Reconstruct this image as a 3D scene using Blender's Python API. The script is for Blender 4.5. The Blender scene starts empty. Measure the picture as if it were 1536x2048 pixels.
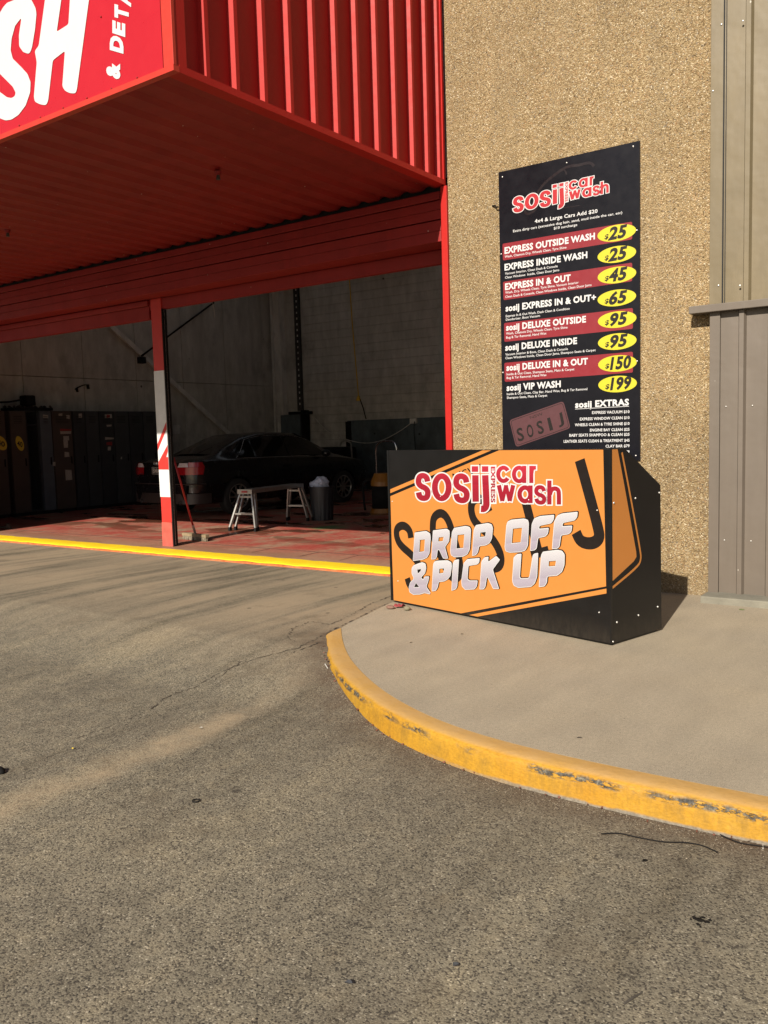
import bpy, bmesh, math, random
from math import sin, cos, pi, radians, hypot
from mathutils import Vector, Matrix
from mathutils.geometry import tessellate_polygon

S = bpy.context.scene
COL = S.collection
# ------------------------------------------------------------------ camera
F, YAW, PITCH, ROLL, CH, D = 1702.999, -0.61857, -0.0915848, -0.0286738, 1.32, 6.727
_cy, _sy, _cp, _sp = cos(YAW), sin(YAW), cos(PITCH), sin(PITCH)
FW = Vector((_sy * _cp, _cy * _cp, _sp)); _r = Vector((_cy, -_sy, 0)); _u = _r.cross(FW)
RT = _r * cos(ROLL) + _u * sin(ROLL); UP = -_r * sin(ROLL) + _u * cos(ROLL)
EYE = Vector((0, 0, CH))
cam = bpy.data.objects.new("camera", bpy.data.cameras.new("camera")); COL.objects.link(cam)
M = Matrix((RT, UP, -FW)).transposed().to_4x4(); M.translation = EYE; cam.matrix_world = M
cam.data.sensor_fit = 'HORIZONTAL'; cam.data.sensor_width = 36.0; cam.data.lens = F / 1536 * 36
cam.data.clip_start = 0.05; cam.data.clip_end = 2000
S.camera = cam
# ------------------------------------------------------------------ light
SUN_EL, SUN_AZ = radians(31.4), radians(8.5)      # shadows run +Y and a little to -X
W = bpy.data.worlds.new("World"); S.world = W; W.use_nodes = True
nt = W.node_tree; nt.nodes.clear()
sky = nt.nodes.new("ShaderNodeTexSky"); sky.sky_type = 'NISHITA'; sky.sun_disc = False
sky.sun_elevation = SUN_EL; sky.sun_rotation = pi - SUN_AZ; sky.dust_density = 1.5
bg = nt.nodes.new("ShaderNodeBackground"); bg.inputs[1].default_value = 0.05
wo = nt.nodes.new("ShaderNodeOutputWorld")
nt.links.new(sky.outputs[0], bg.inputs[0]); nt.links.new(bg.outputs[0], wo.inputs[0])
sl = bpy.data.lights.new("sun", 'SUN'); sl.energy = 5.0; sl.angle = radians(0.53); sl.color = (1.0, 0.915, 0.79)
so = bpy.data.objects.new("sun", sl); COL.objects.link(so)
sd = Vector((-sin(SUN_AZ) * cos(SUN_EL), cos(SUN_AZ) * cos(SUN_EL), -sin(SUN_EL)))
so.rotation_euler = sd.to_track_quat('-Z', 'Y').to_euler(); so.location = (3, -6, 8)
vs = S.view_settings; S.display_settings.display_device = 'sRGB'
vs.view_transform = 'Standard'; vs.look = 'None'; vs.exposure = 0.64; vs.gamma = 1.0
S.cycles.max_bounces = 8

# ------------------------------------------------------------------ pixel -> place
def ray(px, py): return FW + RT * ((px - 768) / F) - UP * ((py - 1024) / F)
def at_Y(px, py, Y): d = ray(px, py); return EYE + d * (Y / d.y)
def at_Z(px, py, Z=0.0): d = ray(px, py); return EYE + d * ((Z - CH) / d.z)
def at_X(px, py, X): d = ray(px, py); return EYE + d * (X / d.x)
def plane(P, n):
    P = Vector(P); n = Vector(n)
    def f(px, py):
        d = ray(px, py); return EYE + d * ((P - EYE).dot(n) / d.dot(n))
    return f

# ------------------------------------------------------------------ objects
def mesh(name, vs_, fs, mt=None, parent=None, smooth=False, mats=None, mi=None):
    me = bpy.data.meshes.new(name); me.from_pydata([tuple(v) for v in vs_], [], fs)
    for m_ in (mats or ([mt] if mt else [])): me.materials.append(m_)
    if mi: me.polygons.foreach_set('material_index', mi)
    if smooth: me.polygons.foreach_set('use_smooth', [True] * len(me.polygons))
    me.update()
    o = bpy.data.objects.new(name, me); COL.objects.link(o)
    if parent: adopt(o, parent)
    return o
def adopt(o, parent):
    o.parent = parent
    r = parent
    M_ = Matrix.Identity(4)
    chain = []
    while r: chain.append(r); r = r.parent
    for r in reversed(chain): M_ = M_ @ (r.matrix_parent_inverse if r.parent else Matrix.Identity(4)) @ r.matrix_basis
    o.matrix_parent_inverse = M_.inverted()
def tag(o, label=None, cat=None, group=None, kind=None):
    if label: o['label'] = label
    if cat: o['category'] = cat
    if group: o['group'] = group
    if kind: o['kind'] = kind
    return o
def thing(name, loc, label, cat, group=None):
    o = bpy.data.objects.new(name, None); COL.objects.link(o); o.location = loc; o.empty_display_size = .1
    return tag(o, label, cat, group)

class B:
    def __init__(s): s.v = []; s.f = []
    def add(s, vs_, fs):
        n = len(s.v); s.v += [Vector(v) for v in vs_]; s.f += [[i + n for i in f] for f in fs]; return s
    def box(s, x0, x1, y0, y1, z0, z1, bev=0.0):
        if x0 > x1: x0, x1 = x1, x0
        if y0 > y1: y0, y1 = y1, y0
        if z0 > z1: z0, z1 = z1, z0
        if bev <= 0:
            return s.add([(x0, y0, z0), (x1, y0, z0), (x1, y1, z0), (x0, y1, z0), (x0, y0, z1), (x1, y0, z1), (x1, y1, z1), (x0, y1, z1)],
                         [[3, 2, 1, 0], [4, 5, 6, 7], [0, 1, 5, 4], [1, 2, 6, 5], [2, 3, 7, 6], [3, 0, 4, 7]])
        bm = bmesh.new(); bmesh.ops.create_cube(bm, size=1)
        for v in bm.verts:
            v.co = Vector(((x0 + x1) / 2 + v.co.x * (x1 - x0), (y0 + y1) / 2 + v.co.y * (y1 - y0), (z0 + z1) / 2 + v.co.z * (z1 - z0)))
        bmesh.ops.bevel(bm, geom=bm.edges[:], offset=bev, segments=2, profile=.6, affect='EDGES')
        bm.verts.ensure_lookup_table(); bm.verts.index_update()
        s.add([v.co.copy() for v in bm.verts], [[v.index for v in f.verts] for f in bm.faces]); bm.free(); return s
    def bar(s, a, b, w, t, up=(0, 0, 1)):      # rectangular bar from a to b
        a = Vector(a); b = Vector(b); d = (b - a).normalized(); up = Vector(up)
        sx = d.cross(up)
        if sx.length < 1e-4: sx = d.cross(Vector((0, 1, 0)))
        sx.normalize(); sy = sx.cross(d)
        q = [sx * (i * w / 2) + sy * (j * t / 2) for i, j in ((-1, -1), (1, -1), (1, 1), (-1, 1))]
        return s.add([a + k for k in q] + [b + k for k in q], [[3, 2, 1, 0], [4, 5, 6, 7], [0, 1, 5, 4], [1, 2, 6, 5], [2, 3, 7, 6], [3, 0, 4, 7]])
    def tube(s, pts, r, n=8, cap=True):
        pts = [Vector(p) for p in pts]; R = r if isinstance(r, (list, tuple)) else [r] * len(pts)
        vs_, fs = [], []; prev = None
        for i, p in enumerate(pts):
            t = (pts[min(i + 1, len(pts) - 1)] - pts[max(i - 1, 0)]).normalized()
            if prev is None:
                a = t.orthogonal().normalized()
            else:
                a = (prev - t * prev.dot(t)).normalized()
            prev = a; b_ = t.cross(a)
            for k in range(n):
                an = 2 * pi * k / n; vs_.append(p + a * cos(an) * R[i] + b_ * sin(an) * R[i])
        for i in range(len(pts) - 1):
            for k in range(n):
                k2 = (k + 1) % n; fs.append([i * n + k, i * n + k2, (i + 1) * n + k2, (i + 1) * n + k])
        if cap: fs.append(list(range(n))[::-1]); fs.append([(len(pts) - 1) * n + k for k in range(n)])
        return s.add(vs_, fs)
    def prism(s, poly, vec):                  # planar 3d polygon extruded by vec
        poly = [Vector(p) for p in poly]; n = len(poly); vec = Vector(vec)
        return s.add(poly + [p + vec for p in poly], [list(range(n))[::-1], list(range(n, 2 * n))] + [[i, (i + 1) % n, n + (i + 1) % n, n + i] for i in range(n)])
    def ball(s, c, r, sc=(1, 1, 1), seg=8, rings=5, jit=0, rnd=None):
        vs_, fs = [], []; c = Vector(c)
        for i in range(rings + 1):
            th = pi * i / rings
            for k in range(seg):
                ph = 2 * pi * k / seg; q = r * (1 + (rnd.uniform(-jit, jit) if rnd and 0 < i < rings else 0))
                vs_.append(c + Vector((sin(th) * cos(ph) * q * sc[0], sin(th) * sin(ph) * q * sc[1], cos(th) * q * sc[2])))
        for i in range(rings):
            for k in range(seg):
                k2 = (k + 1) % seg; fs.append([i * seg + k, (i + 1) * seg + k, (i + 1) * seg + k2, i * seg + k2])
        return s.add(vs_, fs)
    def mk(s, name, mt, parent=None, smooth=False):
        o = mesh(name, s.v, s.f, mt, parent, smooth)
        bm = bmesh.new(); bm.from_mesh(o.data); bmesh.ops.recalc_face_normals(bm, faces=bm.faces[:]); bm.to_mesh(o.data); bm.free()
        return o
def share(o, parent=None, off=(0, 0, 0)):
    c = o.copy(); COL.objects.link(c)
    if parent: adopt(c, parent)
    c.location = Vector(o.location) + Vector(off); return c

# ------------------------------------------------------------------ materials
class N:
    def __init__(s, name):
        s.m = bpy.data.materials.new(name); s.m.use_nodes = True; s.t = s.m.node_tree; s.n = s.t.nodes; s.n.clear()
        s.out = s.n.new("ShaderNodeOutputMaterial"); s.p = s.n.new("ShaderNodeBsdfPrincipled"); s.l(s.p.outputs[0], s.out.inputs[0])
        s.tc = s.n.new("ShaderNodeTexCoord").outputs['Object']
    def l(s, a, b): s.t.links.new(a, b)
    def map(s, sc=(1, 1, 1), rot=(0, 0, 0), loc=(0, 0, 0), src=None):
        q = s.n.new("ShaderNodeMapping"); q.inputs['Scale'].default_value = sc; q.inputs['Rotation'].default_value = rot; q.inputs['Location'].default_value = loc
        s.l(src or s.tc, q.inputs[0]); return q.outputs[0]
    def noise(s, scale, detail=3, rough=.55, v=None, dist=0):
        q = s.n.new("ShaderNodeTexNoise"); q.inputs['Scale'].default_value = scale; q.inputs['Detail'].default_value = detail
        q.inputs['Roughness'].default_value = rough; q.inputs['Distortion'].default_value = dist; s.l(v or s.tc, q.inputs['Vector']); return q.outputs[0]
    def vor(s, scale, feat='F1', v=None, out='Distance', rnd=1):
        q = s.n.new("ShaderNodeTexVoronoi"); q.feature = feat; q.inputs['Scale'].default_value = scale; q.inputs['Randomness'].default_value = rnd
        s.l(v or s.tc, q.inputs['Vector']); return q.outputs[out]
    def ramp(s, src, stops):
        q = s.n.new("ShaderNodeValToRGB"); e = q.color_ramp.elements
        while len(e) < len(stops): e.new(.5)
        for i, (p, c) in enumerate(stops):
            e[i].position = p; e[i].color = (c[0], c[1], c[2], 1) if isinstance(c, (tuple, list)) else (c, c, c, 1)
        s.l(src, q.inputs[0]); return q.outputs[0]
    def mix(s, fac, a, b, mode='MIX'):
        q = s.n.new("ShaderNodeMix"); q.data_type = 'RGBA'; q.blend_type = mode
        for sock, val in ((q.inputs[0], fac), (q.inputs[6], a), (q.inputs[7], b)):
            if isinstance(val, (int, float)): sock.default_value = val
            elif isinstance(val, (tuple, list)): sock.default_value = (*val, 1)
            else: s.l(val, sock)
        return q.outputs[2]
    def math(s, op, a, b=0.0, c=0.0, clamp=False):
        q = s.n.new("ShaderNodeMath"); q.operation = op; q.use_clamp = clamp
        for i, val in enumerate((a, b, c)):
            if isinstance(val, (int, float)): q.inputs[i].default_value = val
            else: s.l(val, q.inputs[i])
        return q.outputs[0]
    def xyz(s):
        q = s.n.new("ShaderNodeSeparateXYZ"); s.l(s.tc, q.inputs[0]); return q.outputs
    def rand(s): return s.n.new("ShaderNodeObjectInfo").outputs['Random']
    def bump(s, h, strength=.3, dist=.01, chain=None):
        q = s.n.new("ShaderNodeBump"); q.inputs['Strength'].default_value = strength; q.inputs['Distance'].default_value = dist
        s.l(h, q.inputs['Height'])
        if chain: s.l(chain, q.inputs['Normal'])
        return q.outputs[0]
    def fin(s, col, rough=.6, metal=0, bump=None, spec=.5):
        for sock, val in ((s.p.inputs['Base Color'], col), (s.p.inputs['Roughness'], rough), (s.p.inputs['Metallic'], metal)):
            if isinstance(val, (int, float)): sock.default_value = val
            elif isinstance(val, (tuple, list)): sock.default_value = (*val, 1)
            else: s.l(val, sock)
        s.p.inputs['Specular IOR Level'].default_value = spec
        if bump: s.l(bump, s.p.inputs['Normal'])
        return s.m
def mul(c, k): return tuple(min(1, x * k) for x in c)
def pm(name, c, rough=.5, metal=0, var=.12, scale=4, bump=0, bs=60, spec=.5, coat=0):
    """plain procedural: soft mottling in colour and gloss, optional fine relief"""
    n = N(name); a = n.noise(scale, 5, .6); b = n.noise(scale * 9, 3)
    f = n.math('ADD', n.math('MULTIPLY', a, .7), n.math('MULTIPLY', b, .3))
    col = n.ramp(f, [(.3, mul(c, 1 - var)), (.7, mul(c, 1 + var))])
    r = n.math('MULTIPLY_ADD', b, .18, rough - .09, clamp=True)
    bp = n.bump(n.noise(bs, 3), bump, .002) if bump else None
    n.fin(col, r, metal, bp, spec)
    if coat: n.p.inputs['Coat Weight'].default_value = coat; n.p.inputs['Coat Roughness'].default_value = .05
    return n.m

def mat_asphalt():
    n = N("asphalt")
    warp = n.map(sc=(1, 1, 1))
    cells = n.vor(185, out='Color'); dist = n.vor(185); sep = n.n.new("ShaderNodeSeparateColor"); n.l(cells, sep.inputs[0])
    cells2 = n.vor(95, out='Color'); sep2 = n.n.new("ShaderNodeSeparateColor"); n.l(cells2, sep2.inputs[0]); d2 = n.vor(95)
    base = n.ramp(sep.outputs[0], [(0, (.045, .041, .034)), (.18, (.080, .071, .056)), (.30, (.158, .142, .106)), (.6, (.190, .171, .128)), (.93, (.222, .199, .150)), (1, (.36, .33, .26))])
    # few bigger stones
    big = n.math('MULTIPLY', n.ramp(sep2.outputs[1], [(.80, 0), (.84, 1)]), n.ramp(d2, [(.30, 1), (.42, 0)]))
    base = n.mix(big, base, n.ramp(sep2.outputs[0], [(0, (.03, .029, .028)), (.6, (.07, .062, .05)), (1, (.19, .165, .125))]))
    gap = n.ramp(dist, [(.35, 0), (.75, 1)])
    base = n.mix(n.math('MULTIPLY', gap, .30), base, (.09, .076, .058))
    # wide patches, wheel tracks drawn out towards the bay, dust
    ta, tb_ = at_Z(-60, 1640, -.1), at_Z(520, 1405, -.1); th = math.atan2(tb_.y - ta.y, tb_.x - ta.x)
    v = n.map(sc=(.16, 1.7, 1), src=n.map(rot=(0, 0, -th)))
    tr = n.noise(1.5, 7, .66, v); fine = n.noise(9, 6, .7)
    patch = n.noise(.9, 6, .62)
    base = n.mix(1, base, n.ramp(tr, [(.30, (.58, .54, .48)), (.44, (.92, .90, .87)), (.52, (1.02, 1.0, .97)), (.64, (1.20, 1.16, 1.08))]), 'MULTIPLY')
    base = n.mix(1, base, n.ramp(patch, [(.28, (.85, .85, .87)), (.55, (1, 1, 1)), (.75, (1.12, 1.09, 1.03))]), 'MULTIPLY')
    base = n.mix(1, base, n.ramp(fine, [(.28, (.74, .74, .75)), (.5, (1, 1, 1)), (.72, (1.20, 1.17, 1.12))]), 'MULTIPLY')
    X, Y, Z = n.xyz()
    # smooth dusty tracks nearer the bay
    near = n.math('MULTIPLY', n.ramp(n.math('MULTIPLY_ADD', Y, .25, -.85, clamp=True), [(0, 0), (.35, 1)]), n.ramp(tr, [(.38, .10), (.52, .75), (.66, .95)]))
    base = n.mix(near, base, (.275, .215, .145))
    a = at_Z(-60, 1640, -.1); b = at_Z(520, 1405, -.1)       # line of washed-out sand across the drive
    dx, dy = (b.x - a.x), (b.y - a.y); L = hypot(dx, dy); nx, ny = -dy / L, dx / L
    dl = n.math('ABSOLUTE', n.math('ADD', n.math('ADD', n.math('MULTIPLY', X, nx), n.math('MULTIPLY', Y, ny)), -(a.x * nx + a.y * ny) + 0.0))
    dl = n.math('ADD', dl, n.math('MULTIPLY', n.math('SUBTRACT', n.noise(2.2, 5), .5), .30))
    sand = n.math('MULTIPLY', n.ramp(dl, [(.0, 1), (.04, .9), (.16, 0)]), n.ramp(n.noise(3.2, 6, .7), [(.36, .08), (.62, 1)]))
    tl_ = n.math('ADD', n.math('ADD', n.math('MULTIPLY', X, dx / L / L), n.math('MULTIPLY', Y, dy / L / L)), -(a.x * dx + a.y * dy) / L / L)
    sand = n.math('MULTIPLY', sand, n.ramp(n.math('MULTIPLY_ADD', tl_, .25, .25, clamp=True), [(.0, 1), (.47, 1), (.62, 0)]))
    base = n.mix(n.math('MULTIPLY', sand, .72), base, (.345, .265, .17))
    # damp dirt patches
    base = n.mix(n.ramp(n.noise(3.1, 5, .65, n.map(loc=(7, 2, 0))), [(.58, 0), (.70, .35)]), base, (.10, .078, .05))
    oil = n.ramp(n.noise(1.7, 5, .6, n.map(loc=(3.1, 1.2, 0))), [(.60, 0), (.72, .75)])
    base = n.mix(n.math('MULTIPLY', oil, .6), base, (.08, .064, .046))
    spots = n.math('MULTIPLY', n.ramp(n.math('ADD', n.vor(2.3), n.math('MULTIPLY', n.noise(30, 3), .03)), [(.045, 1), (.065, 0)]), .75)
    base = n.mix(spots, base, (.04, .034, .028))
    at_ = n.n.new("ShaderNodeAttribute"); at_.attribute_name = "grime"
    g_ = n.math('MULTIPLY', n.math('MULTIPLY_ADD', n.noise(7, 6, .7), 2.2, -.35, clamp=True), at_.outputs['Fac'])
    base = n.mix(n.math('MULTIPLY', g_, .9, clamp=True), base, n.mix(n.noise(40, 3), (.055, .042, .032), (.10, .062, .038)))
    h = n.math('SUBTRACT', n.math('MULTIPLY', sep.outputs[1], .6), n.math('MULTIPLY', dist, 1.0))
    bp = n.bump(h, .35, .0035); bp = n.bump(n.noise(14, 4), .2, .010, bp)
    return n.fin(base, .86, 0, bp, .25)
def mat_footpath():
    n = N("footpath_concrete")
    s1 = n.noise(210, 4, .75); s2 = n.noise(60, 4, .6); s3 = n.noise(1.3, 6, .6); s4 = n.noise(6, 4, .55, n.map(sc=(1, .35, 1), rot=(0, 0, .5)))
    c = n.ramp(s1, [(.30, (.155, .129, .094)), (.48, (.295, .250, .184)), (.70, (.395, .341, .260))])
    pit = n.math('MULTIPLY', n.ramp(n.vor(130), [(.14, 1), (.24, 0)]), n.ramp(n.noise(4, 5), [(.38, .1), (.6, .9)]))
    c = n.mix(pit, c, (.10, .08, .055))
    c = n.mix(n.math('MULTIPLY', n.ramp(n.vor(9), [(.03, 1), (.04, 0)]), .7), c, (.12, .09, .06))
    c = n.mix(1, c, n.ramp(s2, [(.3, .88), (.7, 1.1)]), 'MULTIPLY')
    c = n.mix(1, c, n.ramp(s3, [(.3, (.90, .905, .92)), (.6, (1.02, 1.01, .99)), (.75, (1.08, 1.04, .97))]), 'MULTIPLY')
    c = n.mix(1, c, n.ramp(s4, [(.3, .93), (.7, 1.07)]), 'MULTIPLY')
    bp = n.bump(s1, .4, .002); bp = n.bump(s2, .25, .004, bp)
    return n.fin(c, .85, 0, bp, .25)
def mat_kerb():
    n = N("kerb_yellow_paint"); X, Y, Z = n.xyz()
    st = n.noise(3, 5, .6); fi = n.noise(60, 4, .65, n.map(sc=(1, 1, 2.5))); ch = n.noise(22, 6, .7, n.map(sc=(1, 1, 3)))
    paint = n.ramp(st, [(.3, (.37, .178, .012)), (.6, (.40, .212, .017)), (.8, (.37, .215, .045))])
    paint = n.mix(1, paint, n.ramp(fi, [(.3, .80), (.6, 1.06)]), 'MULTIPLY')
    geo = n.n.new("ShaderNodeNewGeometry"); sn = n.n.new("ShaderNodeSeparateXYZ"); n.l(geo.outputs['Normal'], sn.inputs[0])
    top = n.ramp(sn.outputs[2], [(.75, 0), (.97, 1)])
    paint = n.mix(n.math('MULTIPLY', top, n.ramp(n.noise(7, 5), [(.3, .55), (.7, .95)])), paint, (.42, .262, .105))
    band = n.ramp(n.math('ADD', Z, n.math('MULTIPLY', n.math('SUBTRACT', n.noise(9, 4), .5), .022)), [(-.0, 0), (1, 0)])
    zz = n.math('MULTIPLY_ADD', n.math('ADD', Z, n.math('MULTIPLY', n.math('SUBTRACT', n.noise(8, 4), .5), .03)), 8.0, 1.0)   # z -.125..0 -> 0..1
    lip = n.ramp(zz, [(.62, 0), (.70, 1), (.83, 1), (.93, 0)])
    sc_ = n.math('MULTIPLY', lip, n.ramp(ch, [(.455, 0), (.50, 1)]))
    sc_ = n.math('MULTIPLY', sc_, n.ramp(n.noise(1.9, 4), [(.42, .0), (.50, 1)]))
    c = n.mix(sc_, paint, n.ramp(n.noise(70, 4), [(.38, (.018, .018, .016)), (.55, (.07, .065, .055)), (.7, (.20, .18, .13))]))
    grime = n.math('MULTIPLY', n.ramp(zz, [(.1, .4), (.55, .9), (.9, 0)]), n.ramp(n.noise(16, 6, .75, n.map(sc=(1, 1, .25))), [(.44, 0), (.70, .85)]))
    c = n.mix(grime, c, (.17, .10, .02))
    bare = n.math('MULTIPLY', n.ramp(zz, [(.11, 1), (.18, 0)]), n.ramp(n.math('MULTIPLY_ADD', X, .45, 1.15, clamp=True), [(.2, 0), (.5, 1)]))
    c = n.mix(bare, c, n.ramp(n.noise(80, 3), [(.3, (.13, .11, .085)), (.7, (.24, .21, .165))]))
    bp = n.bump(n.math('SUBTRACT', n.noise(35, 4), n.math('MULTIPLY', sc_, .8)), .5, .006)
    return n.fin(c, .62, 0, bp, .35)
def mat_aggregate():
    n = N("exposed_aggregate")
    v = n.map(sc=(1, 1, 1.0))
    cc = n.vor(118, v=v, out='Color'); d = n.vor(118, v=v); sp = n.n.new("ShaderNodeSeparateColor"); n.l(cc, sp.inputs[0])
    c = n.ramp(sp.outputs[0], [(0, (.07, .05, .028)), (.06, (.16, .11, .058)), (.25, (.245, .176, .092)), (.55, (.31, .229, .124)), (.85, (.375, .287, .166)), (.95, (.46, .37, .235)), (1, (.60, .52, .38))])
    c = n.mix(n.math('MULTIPLY', n.ramp(sp.outputs[1], [(.93, 0), (.95, 1)]), .5), c, (.36, .20, .10))
    c = n.mix(n.math('MULTIPLY', n.ramp(sp.outputs[2], [(.92, 0), (.94, 1)]), .6), c, (.20, .19, .17))
    gap = n.ramp(d, [(.42, 0), (.72, 1)])
    c = n.mix(n.math('MULTIPLY', gap, .6), c, (.16, .105, .05))
    c = n.mix(1, c, n.ramp(n.noise(1.1, 6, .6), [(.3, (.84, .84, .84)), (.5, (1, 1, 1)), (.72, (1.12, 1.1, 1.06))]), 'MULTIPLY')
    c = n.mix(1, c, n.ramp(n.noise(3, 4, .6, n.map(sc=(1.6, 1, .25))), [(.3, .92), (.7, 1.07)]), 'MULTIPLY')
    X, Y, Z = n.xyz()
    base_d = n.math('MULTIPLY', n.ramp(n.math('MULTIPLY_ADD', n.noise(5, 5), .35, n.math('MULTIPLY', Z, 1.6)), [(.15, 1), (.55, 0)]), .45)
    c = n.mix(base_d, c, (.19, .145, .09))
    c = n.mix(n.math('MULTIPLY', n.ramp(n.noise(2.2, 6, .7, n.map(sc=(2.2, 1, .16))), [(.52, 0), (.72, .38)]), 1.0), c, (.20, .155, .095))
    h = n.math('SUBTRACT', n.math('MULTIPLY', sp.outputs[1], .5), n.math('MULTIPLY', d, 1.2))
    bp = n.bump(h, .85, .006)
    return n.fin(c, .85, 0, bp, .12)
def mat_bayfloor():
    n = N("worn_red_floor_paint"); X, Y, Z = n.xyz()
    v = n.map(sc=(1, .5, 1), src=n.map(rot=(0, 0, .5)))
    wear = n.noise(2.6, 8, .74, v); fine = n.noise(30, 5, .65, n.map(sc=(1, .4, 1))); scr = n.noise(9, 7, .78, n.map(sc=(1.6, .35, 1), rot=(0, 0, .4)))
    red = n.ramp(fine, [(.3, (.23, .034, .026)), (.7, (.37, .075, .052))])
    bare = n.ramp(fine, [(.3, (.20, .145, .095)), (.7, (.34, .25, .165))])
    f = n.ramp(n.math('ADD', n.math('MULTIPLY', wear, .72), n.math('MULTIPLY', scr, .28)), [(.46, 0), (.53, .5), (.60, .95)])
    front = n.ramp(n.math('MULTIPLY_ADD', Y, .5, -3.4), [(.05, .85), (.40, 0)])
    c = n.mix(n.math('MAXIMUM', f, front), red, bare)
    c = n.mix(n.math('MULTIPLY', front, .40), c, (.32, .15, .09))
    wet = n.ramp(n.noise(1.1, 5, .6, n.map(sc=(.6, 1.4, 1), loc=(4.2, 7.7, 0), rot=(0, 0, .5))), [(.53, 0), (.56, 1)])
    deep_shade = n.ramp(n.math('MULTIPLY_ADD', Y, .25, -1.9, clamp=True), [(.0, .2), (.35, 1)])  # strengthens the wet patches further in, painting the bay's shade into the floor
    wet = n.math('MULTIPLY', wet, deep_shade)
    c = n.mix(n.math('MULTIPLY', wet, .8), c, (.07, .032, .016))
    g = at_Z(655, 1055); dx = n.math('MULTIPLY', n.math('SUBTRACT', X, g.x), 1.0); dy = n.math('MULTIPLY', n.math('SUBTRACT', Y, g.y), 1.0)
    gr = n.math('ADD', n.math('POWER', n.math('ADD', n.math('POWER', dx, 2), n.math('POWER', dy, 2)), .5), n.math('MULTIPLY', n.math('SUBTRACT', n.noise(7, 3), .5), .5))
    c = n.mix(n.ramp(gr, [(.12, .85), (.30, 0)]), c, (.02, .20, .055))
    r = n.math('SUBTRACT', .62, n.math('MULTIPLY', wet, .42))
    bp = n.bump(fine, .25, .003)
    return n.fin(c, r, 0, bp, .4)
def mat_sheet(name, c, c2, dirt=.5, rough=.5, vertical=True):
    n = N(name); v = n.map(sc=(6, 6, .35) if vertical else (.4, 6, 6))
    st = n.noise(1.2, 6, .65, v); bl = n.noise(2.5, 5, .6); sp = n.vor(7, v=n.map(sc=(1, 1, .7)))
    col = n.mix(n.ramp(st, [(.3, 0), (.7, 1)]), c, c2)
    col = n.mix(n.ramp(bl, [(.35, .0), (.75, dirt)]), col, mul(c, .72))
    speck = n.math('MULTIPLY', n.ramp(sp, [(.03, 1), (.045, 0)]), .6)
    col = n.mix(speck, col, (.6, .56, .48))
    col = n.mix(n.ramp(n.noise(1.6, 6, .7, n.map(sc=(3, 3, .5), loc=(2, 0, 5))), [(.5, 0), (.75, dirt)]), col, mul(c2, 1.25))
    bp = n.bump(n.noise(3, 3), .25, .03)
    return n.fin(col, n.math('MULTIPLY_ADD', bl, .25, rough - .12), 0, bp, .4)
def mat_interior(name, c, dirt=(.03, .025, .02)):
    n = N(name); a = n.noise(.9, 6, .65); b = n.noise(5, 5, .65, n.map(sc=(1, 1, .3)))
    X, Y, Z = n.xyz()
    col = n.ramp(b, [(.3, mul(c, .72)), (.7, mul(c, 1.1))])
    lowd = n.math('MULTIPLY', n.ramp(n.math('MULTIPLY', Z, .3), [(.1, 1), (.9, 0)]), n.ramp(n.noise(4, 5), [(.35, .1), (.7, .7)]))
    col = n.mix(lowd, col, dirt); col = n.mix(n.ramp(a, [(.55, 0), (.8, .6)]), col, dirt)
    spots = n.math('MULTIPLY', n.ramp(n.vor(1.6), [(.03, 1), (.05, 0)]), .8)
    col = n.mix(spots, col, (.01, .01, .01))
    return n.fin(col, .8, 0, n.bump(b, .2, .005), .2)
def mat_print_grad(name, top, bot, mid=None, z0=0, z1=1, slant=0):
    """printed vertical blend across a letter (it is ink, in object z)"""
    n = N(name); X, Y, Z = n.xyz()
    if slant: Z = n.math('SUBTRACT', Z, n.math('MULTIPLY', n.math('ADD', X, 2.8), slant))
    f = n.math('DIVIDE', n.math('SUBTRACT', Z, z0), (z1 - z0), clamp=True)
    c = n.ramp(f, [(0, bot), (.28, mul(bot, 1.18)), (.32, mul(bot, 1.05)), (1, top)]); return n.fin(c, .35, 0, None, .5)

RED = (.37, .0135, .0105)
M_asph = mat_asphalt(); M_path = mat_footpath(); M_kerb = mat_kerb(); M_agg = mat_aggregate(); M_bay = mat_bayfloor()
M_red = pm("red_painted_steel", RED, .5, 0, .07, 2, .08, 20, spec=.22)
M_redold = mat_sheet("old_red_paint", (.215, .0075, .0070), (.255, .011, .0095), .5, .6, False)
M_redsign = pm("red_sign_sheet", (.38, .009, .015), .30, 0, .05, 1.2)
M_trim = pm("orange_red_flashing", (.44, .030, .016), .40, 0, .06, 3)
M_white = pm("white_vinyl", (.50, .50, .50), .4, 0, .02, 3)
M_white2 = pm("white_post_paint", (.56, .56, .56), .55, 0, .10, 9, .2, 40)
M_postred = pm("post_red_paint", (.44, .024, .018), .5, 0, .12, 9, .2, 40)
M_postfade = pm("post_faded_red_paint", (.40, .075, .055), .65, 0, .25, 12, .3, 40)
n = N("grubby_black_panel"); X, Y, Z = n.xyz(); q = n.noise(6, 6, .7); q2 = n.noise(40, 4, .7, n.map(sc=(1, 1, .3)))
dz = n.math('MULTIPLY', n.ramp(n.math('MULTIPLY_ADD', q, .5, n.math('MULTIPLY', Z, 2.2)), [(.22, 1), (.62, 0)]), n.ramp(q2, [(.3, .2), (.7, 1)]))
M_blackpanel = n.fin(n.mix(n.math('MULTIPLY', dz, .5), n.ramp(q, [(.3, (.0045, .004, .004)), (.7, (.0065, .0058, .0056))]), (.05, .040, .030)), n.math('MULTIPLY_ADD', q, .3, .2), 0, n.bump(n.noise(1.2, 2), .12, .03), .35)
M_black = pm("black_print", (.0052, .0045, .0045), .32, 0, .15, 2, spec=.3)
M_blackm = pm("black_frame", (.004, .0038, .004), .35, 0, .2, 6)
M_orange = pm("orange_print", (.45, .170, .034), .40, 0, .035, 1.2)
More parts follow.
